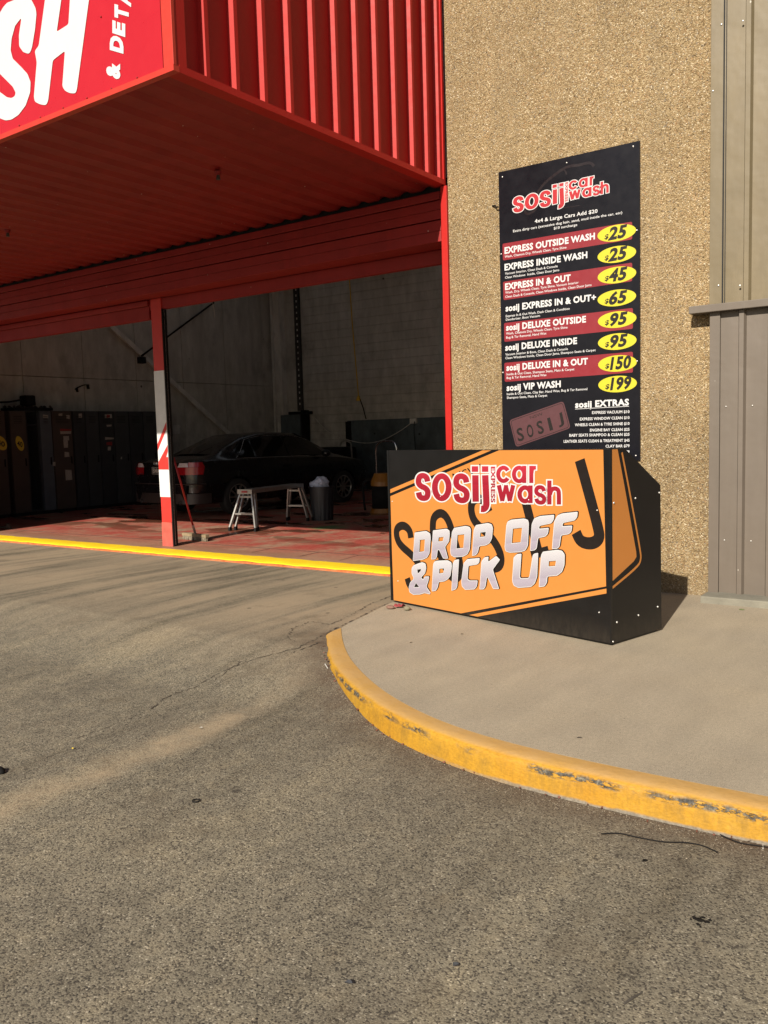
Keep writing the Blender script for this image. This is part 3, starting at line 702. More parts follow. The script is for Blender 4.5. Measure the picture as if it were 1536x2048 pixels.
n = N("added_frosted_roof_sheet"); n.n.remove(n.p); tb = n.n.new("ShaderNodeBsdfTranslucent"); tb.inputs[0].default_value = (.38, .40, .43, 1); n.l(tb.outputs[0], n.out.inputs[0]); M_frost = n.m
for x0 in (-13.6, -10.2, -6.8): B().box(x0, x0 + .9, 8.5, 15.8, 5.70, 5.705).mk("added_frosted_roof_sheet", M_frost, gar)  # unseen translucent sheets, added to let more daylight into the bay
for zz in (4.6,):
    for yy in (9.5, 12.5, 15.2): B().box(XL, -3.8, yy, yy + .12, 5.3, 5.68).mk("roof_beam", M_isteel, gar)
# bracing, column and fittings on the inner walls
br = thing("wall_brace", (XL, 12, 0), "diagonal steel cross brace on the left bay wall", "brace")
B().bar(at_X(222, 652, XL + .06), at_X(458, 868, XL + .06), .10, .05, (1, 0, 0)).mk("brace_bar", M_isteel, br)
B().bar(at_X(428, 605, XL + .12), at_X(283, 712, XL + .12), .035, .02, (1, 0, 0)).mk("brace_bar", M_rubber, br)
B().box(XL + .01, XL + .14, at_X(278, 715, XL).y - .06, at_X(278, 715, XL).y + .07, 2.97, 3.10).mk("gusset_plate", M_dark, br)
colm = thing("steel_column", (-14.6, YB, 0), "tall pale steel column in the far corner of the bay", "column")
B().box(-14.90, -14.86, YB - .18, YB, 0, 5.7).mk("flange", M_isteel, colm); B().box(-14.86, -14.62, YB - .10, YB - .08, 0, 5.7).mk("web", M_isteel, colm); B().box(-14.62, -14.58, YB - .18, YB, 0, 5.7).mk("flange", M_isteel, colm)
rk = thing("door_track", (-14.1, YB - .1, 0), "black perforated steel track running up the back wall", "track")
B().box(-14.19, -14.04, YB - .08, YB - .001, 1.95, 5.7).mk("rail", pm("weathered_track_steel", (.045, .042, .038), .7, 0, .4, 8), rk)
hb = B()
for i in range(26): hb.box(-14.115, -14.085, YB - .085, YB - .08, 2.1 + i * .14, 2.15 + i * .14)
hb.mk("slot_row", M_isteel, rk)
un = thing("winch_box", (-14.1, YB - .3, 1.2), "dark cabinet under the perforated track on the back wall", "cabinet")
B().box(-14.62, -13.98, YB - .25, YB - .005, .9, 1.86, .01).mk("cabinet", M_idark, un); B().box(-13.97, -13.83, YB - .22, YB - .05, .9, 1.96, .01).mk("motor", M_rubber, un); B().box(-14.3, -13.72, YB - .30, YB - .05, 1.86, 1.93).mk("bracket", M_rubber, un)
dp = thing("dark_wainscot", (-8, YB, 0), "dark painted lower panel on the bay back wall with a small socket", "wall panel")
B().box(-12.66, -3.99, YB - .03, YB - .002, 0, 1.66).mk("panel", M_idark, dp)
B().box(-12.70, -12.55, YB - .06, YB - .03, .95, 1.64).mk("edge_strip", M_rubber, dp)
c_ = at_Y(828, 842, YB - .03); B().box(c_.x - .09, c_.x + .09, YB - .07, YB - .03, c_.z - .06, c_.z + .06).mk("socket", M_isteel, dp)
cd = thing("hanging_cord", (-12.4, YB - .6, 3), "yellow power cord hanging from the bay ceiling in front of the back wall", "power cord")
yc = YB - .55
B().tube([at_Y(699, 420, yc), at_Y(699, 560, yc), at_Y(704, 640, yc), at_Y(709, 700, yc), at_Y(716, 780, yc), at_Y(717, 796, yc)], .013, 6).mk("cord", M_cord, cd)
p = at_Y(717, 798, yc); B().tube([p + Vector((0, 0, .08)), p, p - Vector((0, 0, .04))], [.02, .05, .06], 8).mk("plug", M_cord, cd)
B().tube([p - Vector((-.04, 0, 0)), at_Y(726, 815, yc), at_Y(732, 838, yc)], .012, 6).mk("black_lead", M_rubber, cd)
hz = thing("wall_cable", (-12, YB - .1, 1.3), "thin pale cable sagging along the back wall to the socket", "cable")
def cat(pts, n_=8):
    out = []
    for i in range(len(pts) - 1):
        p0, p1_, p2_, p3 = pts[max(i - 1, 0)], pts[i], pts[i + 1], pts[min(i + 2, len(pts) - 1)]
        for k in range(n_):
            t = k / n_; out.append(.5 * ((2 * p1_) + (p2_ - p0) * t + (2 * p0 - 5 * p1_ + 4 * p2_ - p3) * t * t + (3 * p1_ - p0 - 3 * p2_ + p3) * t ** 3))
    return out + [pts[-1]]
B().tube(cat([at_Y(*a, YB - .12) for a in [(629, 835), (655, 862), (690, 878), (730, 886), (765, 880), (800, 862), (826, 843)]]), .010, 5).mk("cable", M_isteel, hz)
B().tube(cat([at_Y(*a, YB - .12) for a in [(829, 843), (828, 860), (831, 900), (830, 925)]]), .010, 5).mk("drop_lead", M_rubber, hz)

# lintel boards above the opening
lin = thing("bay_lintel", (-8, 6.8, 2.85), "old red boarded lintel across the top of the wash bay opening", "lintel")
YL = 6.80
def board(z0, z1, y0, x0=XJL, x1=-4.09, nm="lintel_board", bev=.006): return B().box(x0, x1, y0, YL + .12, z0, z1, bev).mk(nm, M_redold, lin)
board(3.405, 3.475, YL - .055); board(3.319, 3.397, YL - .042, bev=.003); board(3.235, 3.3165, YL - .044, bev=.003); board(3.133, 3.224, YL - .042, bev=.003); board(3.036, 3.1305, YL - .044, bev=.003)
YE = 7.05
B().box(XJL, -4.05, YL - .040, YE + .10, 3.038, 3.060).mk("lintel_soffit", M_redold, lin)
B().box(XJL, -4.05, YE, YE + .08, 2.908, 3.034, .004).mk("lintel_board", M_redold, lin)
B().box(XJL, -4.05, YL + .02, YL + .1, 3.07, 3.475).mk("backing_board", M_dark, lin); B().box(XJL, -4.05, YL + .02, YL + .06, 3.475, 3.60).mk("backing_board", M_dark, lin)
xe = at_Y(301, 650, YE).x
B().box(XJL, xe, YE - .035, YE - .001, 2.962, 3.030, .012).mk("lintel_board", M_redold, lin); B().box(XJL, xe, YE - .012, YE + .07, 2.803, 2.955, .004).mk("lintel_board", M_redold, lin)
rr_ = thing("roller_drum", (-8, 7.1, 3), "rolled shutter drum housing behind the red lintel", "roller shutter")
B().tube([(XJL + .1, 7.34, 3.35), (-4.1, 7.34, 3.35)], .17, 14).mk("drum", M_redold, rr_, True)
jb = thing("right_jamb", (-4.04, D, 0), "bright red steel jamb trim between bay opening and aggregate wall", "door jamb")
B().box(-4.052, -3.990, D - .028, D + .26, -.03, 3.495, .003).mk("jamb_trim", M_red, jb)
lj = thing("left_jamb", (XJL, D, 0), "red steel jamb at the left end of the bay opening", "door jamb")
B().box(XJL - .02, XJL + .09, D - .02, D + .26, 0, 3.5, .003).mk("jamb_trim", M_red, lj)
# dust strings
for (a, b) in [((375, 612), (380, 625)), ((424, 604), (429, 636))]:
    tag(B().tube(cat([at_Y(*a, YL + .05), at_Y((a[0] + b[0]) / 2 + 2, (a[1] + b[1]) / 2, YL + .05), at_Y(*b, YL + .05)], 3), .0014, 4).mk("cobweb_strand", M_stk),
        "thin dusty strand hanging from the lintel, " + ("shorter one by the post" if a[0] < 400 else "longer one right of the first"), "cobweb")

# post
post = thing("door_post", (-8.3, 7.05, 0), "red and white striped steel post dividing the bay opening", "post")
PX0, PX1, PY0, PY1 = -8.420, -8.236, 7.030, 7.10
frq = Frame((PX0, PY0, 0), (1, 0, 0), (0, -1, 0))
zt = 3.036
B().box(PX0, PX1, PY0 + .0, PY1, .30, zt, .008).mk("post_shaft", M_postred, post)
B().prism([(PX0 - .006, PY0 - .004, 0.0), (PX1 + .006, PY0 - .004, 0.0), (PX1 + .002, PY0 - .003, .22), (PX1, PY0 - .002, .30), (PX0, PY0 - .002, .30), (PX0 - .004, PY0 - .003, .22)], (0, PY1 - PY0 + .006, 0)).mk("post_foot", M_postfade, post)
def pz(py, px=322): return at_Y(px, py, PY0).z
zw, za, zb = pz(741), pz(939, 330), pz(994, 333)
B().box(PX0 - .001, PX1 + .001, PY0 - .003, PY0 + .04, za - .001, zw, .0008).mk("white_band", M_white2, post)
B().box(PX0 - .0012, PX1 + .0012, PY0 - .0032, PY0 + .04, zb, za - .30 + .30 - .001, .0008).mk("white_band", M_white2, post) if False else None
B().box(PX0 - .0014, PX1 + .0014, PY0 - .0034, PY0 + .03, zb, za - .002, .0006).mk("white_band", M_white2, post)
uvp = lambda px, py: frq.uv(px, py)
w_ = PX1 - PX0
def bandpoly(zl0, zl1, zr0, zr1, nm="red_stripe"): frq.loops(nm, [[(0, zl0), (w_, zr0), (w_, zr1), (0, zl1)]], 7, M_postred, post)
zz = lambda px, py: at_Y(px, py, PY0).z
bandpoly(zz(315, 901), zz(314, 888), zz(335, 858), zz(334, 843))
frq.loops("red_stripe", [[(0, za), (w_, za), (w_, zz(338, 914)), (w_ * .82, zz(336, 914)), (w_, zz(337, 903)), (w_, zz(336, 890)), (0, zz(317, 924))]], 7, M_postred, post)
rail = thing("shutter_guide", (-8.25, 7.06, 0), "black roller shutter guide channel fixed to the right of the striped post", "guide rail")
B().box(PX1 + .001, PX1 + .014, PY0 + .004, PY0 + .075, .0, 2.905, .002).mk("channel", M_rubber, rail); B().box(PX1 + .0145, PX1 + .018, PY0 + .030, PY0 + .038, .02, 2.9).mk("brush_strip", M_chrome, rail)

# =================================================================== CANOPY
can = thing("canopy", (-4.01, 3.62, 3.5), "big red box canopy with ribbed side and white lettered sign face", "canopy")
CX, CY, CZ, CT = -4.01, 3.62, 3.503, 5.6
CXL = -12.9
pr = [(3.722, 0)]
yy = 3.80
ribs_y = [q_ + .05 for q_ in (3.833, 4.092, 4.356, 4.620, 4.885, 5.146, 5.405, 5.665, 5.918, 6.175, 6.40)] + [6.66]
for y in ribs_y:
    pr += [(y - .004, 0), (y + .010, .046), (y + .042, .046), (y + .056, 0.0)] if y < 6.6 else [(y - .02, 0), (y - .005, .046), (D - .004, .046)]
ribbed("side_sheet", [(a, h) for a, h in pr], CZ + .012, CT, CX - .060, M_red, can, axis='y')
B().box(CX - .05, CX - .003, CY + .002, CY + .104, CZ + .03, CT, .002).mk("corner_trim", M_red, can)
B().box(CX - .10, CX - .001, CY + .041, D - .004, CZ + .0015, CZ + .046).mk("side_edge_trim", M_red, can)
B().box(CX - .058, CX - .002, D - .030, D - .003, CZ + .046, CT).mk("wall_flashing", M_red, can)
# sign face
B().box(CXL, -4.112, CY + .004, CY + .02, CZ + .030, CT).mk("sign_panel", M_redsign, can)
B().box(-4.098, CX, CY - .004, CY + .02, CZ + .03, CT, .002).mk("front_corner_trim", M_trim, can)
B().box(-4.110, -4.099, CY + .012, CY + .02, CZ + .03, CT).mk("shadow_gap", M_dark, can)
B().box(CXL, CX, CY - .006, CY + .04, CZ, CZ + .034).mk("bottom_flashing", M_trim, can)
B().box(CXL, CX, CY + .03, D, CT, CT + .03).mk("top_sheet", M_red, can)
B().box(CXL - .02, CXL, CY, D, CZ, CT).mk("end_sheet", M_red, can)
frs = Frame((-4.1, CY + .002, 0), (1, 0, 0), (0, -1, 0))
k_ = 4.2667
Hp = [(405, -150), (332, 390), (298, 435), (315, 530), (290, 830), (300, 870), (350, 893), (395, 898), (412, 860), (452, 515), (555, 435), (533, 735), (555, 775), (600, 796), (645, 797), (657, 765), (780, -150), (607, -150), (585, 208), (485, 272), (545, -150)]
Sp = [(60, 25), (135, -5), (200, -30), (270, 0), (305, 70), (312, 120), (300, 250), (275, 400), (262, 440), (245, 460), (200, 445), (165, 395), (163, 300), (182, 170), (178, 158), (130, 220), (100, 330), (92, 430), (110, 500), (180, 570), (235, 630), (262, 700), (258, 790), (220, 900), (160, 980), (100, 1020), (50, 1028), (0, 1010), (-60, 960), (-90, 900), (-60, 830), (-20, 770), (0, 785), (60, 830), (100, 838), (128, 820), (135, 790), (110, 740), (40, 670), (-30, 600), (-70, 500), (-60, 350), (-20, 180), (0, 110), (30, 60)]
for P_, r in ((Hp, 18), (Sp, 12)): frs.loops("sign_letter", [[frs.uv(a / k_, b / k_) for a, b in rounded(P_, r)]], 2, M_white, can)
def rotglyph(ch, x0, x1, yb_, yt, lean=0, off=.035):   # letter read upwards: its left side at yb_, right side at yt, baseline on the right
    # baseline runs from (x1,yb_) to (x1,yt); cap top at x0
    return put_text(frs, ch, (x1 / k_, yb_ / k_), (x1 / k_, yt / k_), 0, 2, M_white, can, off=off, bbox=True, tl=((x0) / k_, (yb_ + lean) / k_), tr=((x0) / k_, (yt + lean) / k_), name="sign_letter")
for (ch, x0, x1, a, b, ln) in (("&", 908, 1028, 682, 545, -26), ("D", 938, 1055, 460, 325, -34), ("E", 960, 1070, 318, 205, -36), ("T", 978, 1100, 182, 70, -36), ("A", 1000, 1120, 62, -60, -36)):
    rotglyph(ch, x0, x1, a, b, ln, .06)
for a in [(38.7, 251), (81, 234.7), (126.6, 216), (174, 196), (223, 177.5), (274.5, 155.5), (202, 33.5)]: screw(frs, *a, can, .006, M_redold)
# soffit: ribbed sheet running front to back
pr = []; x = CX - .10; first = True
while x > CXL:
    pr += [(x, 0), (x - .050, 0), (x - .095, .026), (x - .140, .026), (x - .185, 0)]; x -= .246
vs_ = []
for y in (CY + .03, YL - .015):
    for (a, h) in pr: vs_.append((a, y, CZ + .012 + h))
n_ = len(pr)
B().add(vs_, [[i, i + 1, n_ + i + 1, n_ + i] for i in range(n_ - 1)]).mk("soffit_sheet", M_redold, can)
for a in [(436, 343), (15, 460)]:
    p = at_Z(*a, CZ + .01); sp_ = thing("soffit_fitting", p, "small rusty pipe fitting under the red soffit, " + ("nearer the canopy's right edge" if a[0] > 100 else "at the left edge of the picture"), "pipe fitting")
    B().tube([p, p - Vector((0, 0, .03))], [.03, .022], 8).mk("flange", M_redold, sp_); B().tube([p - Vector((0, 0, .028)), p - Vector((0, 0, .065))], [.012, .018], 8).mk("nozzle", M_stick, sp_)

# =================================================================== MENU BOARD
YM = D - .018
mb = thing("price_board", (-2.9, YM, 1.1), "tall dark price list sign for car washes screwed to the aggregate wall", "sign")
A = (at_Y(997, 345.5, YM) + Vector((0, 0, at_Y(1279, 280.5, YM).z - at_Y(997, 345.5, YM).z)) * .5); C_ = at_Y(1280, 921, YM)
B().box(A.x, C_.x, YM, D - .003, C_.z, A.z).mk("sign_panel", M_navy, mb)
fm = Frame((A.x, YM, 0), (1, 0, 0), (0, -1, 0))
c1 = lambda x, y: (980 + x / 4.8, 270 + y / 4.8); c2 = lambda x, y: (980 + x / 4.8, 580 + y / 4.8)
# faint printed car outline behind the logo
fm.strip("faint_print", [fm.uv(*c1(*a)) for a in [(385, 700), (480, 500), (620, 380), (740, 300), (860, 290), (960, 260), (1000, 300)]], .022, 1, M_maroon, mb)
fm.strip("faint_print", [fm.uv(*c1(*a)) for a in [(330, 720), (350, 760), (400, 750), (450, 700)]], .02, 1, M_maroon, mb)
fm.strip("faint_print", [fm.uv(*c1(*a)) for a in [(660, 350), (690, 320), (725, 345), (735, 380)]], .012, 1.4, M_maroon, mb)
fm.strip("faint_print", [fm.uv(*c1(*a)) for a in [(700, 700), (780, 690), (860, 675)]], .006, 1, M_maroon, mb)
def bar(cf, tl, tr, br_, bl):
    P_ = [fm.uv(*cf(*a)) for a in (tl, tr, br_, bl)]
    fm.loops("red_bar", [rounded(P_, .014)], 1, M_barred, mb)
bar(c1, (120, 1045), (1365, 832), (1365, 1002), (125, 1205)); bar(c1, (125, 1410), (1365, 1225), (1365, 1403), (130, 1586))
bar(c2, (135, 318), (1372, 172), (1372, 372), (138, 498)); bar(c2, (138, 700), (1372, 592), (1372, 792), (142, 882))
def T(cf, s_, a, b, cap=62, off=.039, k=2): put_text(fm, s_, cf(*a), cf(*b), cap / 4.8, k, M_white, mb, off=off, res=2)
T(c1, "4x4 & Large Cars Add $20", (430, 845), (1033, 745), 36, .02)
T(c1, "Extra dirty cars (excessive dog hair, sand, mud inside the car, etc)", (222, 935), (1270, 755), 25, .012)
T(c1, "$10 surcharge", (613, 908), (838, 872), 25, .012)
T(c1, "EXPRESS OUTSIDE WASH", (140, 1140), (1008, 998)); T(c1, "Wash, Chamois Dry, Wheels Clean, Tyre Shine", (142, 1180), (735, 1088), 23, .012)
T(c1, "EXPRESS INSIDE WASH", (140, 1300), (935, 1178)); T(c1, "Vacuum Interior, Clean Dash & Console", (145, 1342), (650, 1268), 23, .012); T(c1, "Clean Windows  Inside, Clean Door Jams", (145, 1380), (665, 1305), 23, .012)
T(c1, "EXPRESS IN & OUT", (145, 1487), (775, 1398)); T(c1, "Wash, Dry, Wheels Clean, Tyre Shine, Vacuum Interior", (147, 1525), (852, 1425), 23, .012); T(c1, "Clean Dash & Console, Clean Windows Inside, Clean Door Jams", (147, 1565), (975, 1448), 23, .012)
T(c2, "sosij EXPRESS IN & OUT+", (150, 205), (1018, 98)); T(c2, "Express In & Out Wash, Dash Clean & Condition", (152, 262), (765, 188), 23, .012); T(c2, "Deodoriser, Boot Vacuum", (153, 296), (480, 256), 23, .012)
T(c2, "sosij DELUXE OUTSIDE", (155, 390), (922, 308)); T(c2, "Wash, Chamois Dry, Wheels Clean, Tyre Shine", (155, 430), (745, 368), 23, .012); T(c2, "Bug & Tar Removal, Hand Wax", (156, 468), (543, 425), 23, .012)
T(c2, "sosij DELUXE INSIDE", (147, 582), (836, 515)); T(c2, "Vacuum Interior & Boot, Clean Dash & Console", (148, 630), (748, 575), 23, .012); T(c2, "Clean Windows Inside, Clean Door Jams, Shampoo Seats & Carpet", (148, 665), (1015, 586), 23, .012)
T(c2, "sosij DELUXE IN & OUT", (158, 775), (940, 712)); T(c2, "Inside & Out Clean, Shampoo Seats, Mats & Carpet", (160, 820), (810, 770), 23, .012); T(c2, "Bug & Tar Removal, Hand Wax", (160, 855), (543, 825), 23, .012)
T(c2, "sosij VIP WASH", (160, 968), (680, 930)); T(c2, "Inside & Out Clean, Clay Bar, Hand Wax, Bug & Tar Removal", (162, 1010), (935, 960), 23, .012); T(c2, "Shampoo Seats, Mats & Carpet", (162, 1045), (550, 1022), 23, .012)
T(c2, "sosij EXTRAS", (818, 1130), (1335, 1105))
fm.strip("underline", [fm.uv(*c2(818, 1143)), fm.uv(*c2(1335, 1116))], .004, 2, M_white, mb, sm=0)
for s_, a, b in (("EXPRESS VACUUM $10", (980, 1190), (1340, 1180)), ("EXPRESS WINDOW CLEAN $10", (863, 1252), (1340, 1237)), ("WHEELS CLEAN & TYRE SHINE $10", (815, 1308), (1340, 1294)), ("ENGINE BAY CLEAN $25", (960, 1358), (1340, 1350)),
                 ("BABY SEATS SHAMPOO & CLEAN $25", (762, 1408), (1340, 1398)), ("LEATHER SEATS CLEAN & TREATMENT $45", (708, 1466), (1340, 1455)), ("CLAY BAR $79", (1110, 1512), (1340, 1508)), ("X $79", (1248, 1568), (1340, 1565)), ("$79", (1282, 1623), (1340, 1621))):
    T(c2, s_, a, b, 27, .022)
for cf, cx_, cy_, num in ((c1, 1215, 941, "25"), (c1, 1216, 1146, "25"), (c1, 1217, 1344, "45"), (c2, 1216, 76, "65"), (c2, 1219, 284, "95"), (c2, 1220, 495, "95"), (c2, 1222, 705, "150"), (c2, 1223, 903, "199")):
    tilt = .245 if cf is c1 else (.21 - .10 * (cy_ / 903))
    if cf is c1: tilt = .26 - .04 * (cy_ - 941) / 400
    u0, v0 = fm.uv(*cf(cx_ - 185, cy_ + 185 * tilt * .75)); u1, v1 = fm.uv(*cf(cx_ + 185, cy_ - 185 * tilt * .75)); uc, vc = fm.uv(*cf(cx_, cy_)); vt = fm.uv(*cf(cx_, cy_ - 79))[1] - vc; a_ = (u1 - u0) / 2
    e = fm.loops("price_badge", [[(uc + a_ * cos(2 * pi * i / 40), vc + vt * sin(2 * pi * i / 40)) for i in range(40)]], 3, M_yel, mb)
    sl_ = tilt * .8
    x0 = -70 if len(num) == 2 else -62; x1 = 98 if len(num) == 2 else 135
    yb_ = cy_ + 60
    put_text(fm, "$", cf(cx_ - 113, yb_ - 14 + 113 * sl_), cf(cx_ - 76, yb_ - 14 + 76 * sl_), 54 / 4.8, 4, M_dk, e, off=.025, shear=.25, bbox=True)
    put_text(fm, num, cf(cx_ + x0, yb_ - x0 * sl_), cf(cx_ + x1 - 2, yb_ - (x1 - 10) * sl_), 128 / 4.8, 4, M_dk, e, off=.045, shear=.10 if len(num) == 3 else .16, bbox=True)
P_ = [fm.uv(*c2(*a)) for a in ((185, 1250), (705, 1065), (775, 1325), (250, 1510))]
pl = fm.loops("plate_print", [rounded(P_, .03)], 1, M_plate, mb)
fm.strip("plate_border", rounded(grow(P_, -.012), .024), .004, 2, M_dk, mb, closed=True, sm=0)
put_text(fm, "NSW", c2(388, 1238), c2(512, 1200), 34 / 4.8, 2, M_dk, mb, off=-.005, tl=c2(380, 1212), tr=c2(500, 1172))
for ch, bl, br_, tl, tr in (("S", (272, 1458), (335, 1440), (250, 1332), (308, 1316)), ("O", (365, 1425), (428, 1405), (345, 1300), (402, 1282)), ("S", (468, 1390), (525, 1370), (440, 1265), (498, 1248)), ("I", (575, 1352), (608, 1342), (548, 1232), (576, 1222)), ("J", (665, 1322), (718, 1300), (640, 1190), (690, 1172))):
    put_text(fm, ch, c2(*bl), c2(*br_), 0, 2, M_dk, mb, off=.02, bbox=True, tl=c2(*tl), tr=c2(*tr))
for cf, a in ((c1, (120, 403)), (c1, (737, 267)), (c1, (1375, 110)), (c1, (108, 1143)), (c1, (1410, 915)), (c2, (125, 793)), (c2, (1412, 683)), (c2, (1400, 1590))): screw(fm, *cf(*a), mb, .0065)

# =================================================================== BOOTH (drop off counter)
P0 = Vector((-1.8296, 4.8972, 0)); EU = Vector((.9691, -.2467, 0)).normalized(); EV = Vector((-EU.y, EU.x, 0)); LW = 2.0156
bo = thing("drop_off_counter", P0 - EU * 1.0 + EV * .25, "black and orange drop off and pick up counter box on the footpath", "sign counter")
PB = lambda u, v, z: P0 + EU * u + EV * v + Vector((0, 0, z))
def bprism(nm, pts, du, mt): return B().prism([PB(pts[0][0], a[1], a[2]) if False else PB(a[0], a[1], a[2]) for a in pts], EU * du).mk(nm, mt, bo)
zb0, zt_ = .018, 1.192
# front board, side boards (sloped back), top, back, bottom frame
B().prism([PB(-LW, 0, zb0), PB(0, 0, zb0), PB(0, 0, zt_), PB(-LW, 0, zt_)], EV * .012).mk("front_panel", M_blackpanel, bo)
side = [(0.013, zb0), (.555, zb0), (.540, .945), (.150, zt_ - .002), (0.013, zt_ - .002)]
sp1 = B().prism([PB(-.0125, v, z) for v, z in side], EU * .0125).mk("side_panel", M_blackpanel, bo)
sp2 = B().prism([PB(-LW, v, z) for v, z in side], EU * .0125).mk("side_panel", M_blackpanel, bo)
B().prism([PB(-LW + .013, .014, zt_ - .012), PB(-LW + .013, .150, zt_ - .012), PB(-LW + .013, .150, zt_ - .003), PB(-LW + .013, .014, zt_ - .003)], EU * (LW - .026)).mk("top_panel", M_black, bo)
B().prism([PB(-LW + .013, .150, zt_ - .012), PB(-LW + .013, .536, .935), PB(-LW + .013, .536, .945), PB(-LW + .013, .150, zt_ - .003)], EU * (LW - .026)).mk("sloping_top", M_black, bo)
B().prism([PB(-LW + .013, .54, zb0), PB(-.013, .54, zb0), PB(-.013, .53, .935), PB(-LW + .013, .53, .935)], EV * .010).mk("back_panel", M_black, bo)
for (u0, u1, v0, v1) in ((-LW + .04, -.015, .02, .05), (-LW + .04, -.015, .49, .52), (-.05, -.015, .05, .49), (-LW + .04, -LW + .075, .05, .49)):
    B().prism([PB(u0, v0, .002), PB(u1, v0, .002), PB(u1, v1, .002), PB(u0, v1, .002)], Vector((0, 0, .030))).mk("base_rail", M_blackm, bo)
B().prism([PB(-.006, -.002, zb0), PB(.003, -.002, zb0), PB(.003, .014, zb0), PB(-.006, .014, zb0)], Vector((0, 0, zt_ - zb0 + .001))).mk("corner_angle", M_blackm, bo)
B().prism([PB(-LW - .016, -.002, zb0), PB(-LW + .004, -.002, zb0), PB(-LW + .004, .014, zb0), PB(-LW - .016, .014, zb0)], Vector((0, 0, zt_ - zb0 + .001))).mk("corner_angle", M_blackm, bo)
ff = Frame(PB(0, -.0004, 0), EU, -EV); b2 = lambda x, y: (760 + x / 5.12, 880 + y / 5.12); b3 = lambda x, y: (960 + x / 5.12, 880 + y / 5.12); bb = lambda x, y: (760 + x / 2.648, 880 + y / 2.648)
UV = lambda pts, cf=b2: [ff.uv(*cf(*a)) for a in pts]
zl, zh = zb0 + .004, zt_ - .004
def clip(p): return [(min(max(u, -LW + .012), -.030), min(max(v, zl), zh)) for u, v in p]
ident = lambda x, y: (x, y)
main = UV([(68, 573), (1220, 104)]) + UV([(1206.5, 890), (1212.3, 1172.7), (922, 1232), (915, 1250), (788, 1220), (776, 1100)], ident)
ff.loops("orange_field", [clip(main)], 1, M_orange, bo)
ff.loops("orange_stripe", [clip(UV([(66, 503), (1050, 100), (1140, 100), (66, 542)]))], 1, M_orange, bo)
ff.loops("orange_stripe", [clip(UV([(938.7, 1234.5), (1216, 1177.6), (1216, 1187.2), (955, 1241)], ident))], 1, M_orange, bo)
# big dark plate letters
def SL(pts, w, cf=b2, closed=False, k=2, nm="plate_letter"): return ff.strip(nm, UV(pts, cf), w, k, M_dk, bo, closed)
SL([(318, 1003), (305, 920), (240, 868), (172, 900), (168, 985), (205, 1075), (330, 1180), (395, 1260), (425, 1340), (410, 1440), (350, 1535), (300, 1485), (280, 1415)], .064)
SL([(540, 900), (548, 790), (620, 738), (690, 790), (745, 950), (810, 1180), (828, 1350), (790, 1425), (720, 1400), (660, 1290), (590, 1110), (545, 980)], .064, closed=True)
SL([(1120, 735), (1085, 640), (1010, 590), (940, 630), (932, 740), (975, 850), (1110, 960), (1200, 1080), (1245, 1200), (1232, 1290), (1170, 1318), (1110, 1290), (1085, 1230)], .064)
SL([(470, 640), (595, 1130)], .072, b3); SL([(525, 1178), (705, 1130)], .06, b3, k=2.4)
SL([(1022, 205), (1120, 560), (1215, 915), (1225, 1000), (1180, 1050), (1105, 1062), (1025, 1035), (985, 945)], .076, b3)
put_text(ff, "NSW", b2(755, 430), b2(1055, 330), 0, 2, M_dk, bo, off=.0, bbox=True, tl=b2(740, 345), tr=b2(1030, 240))
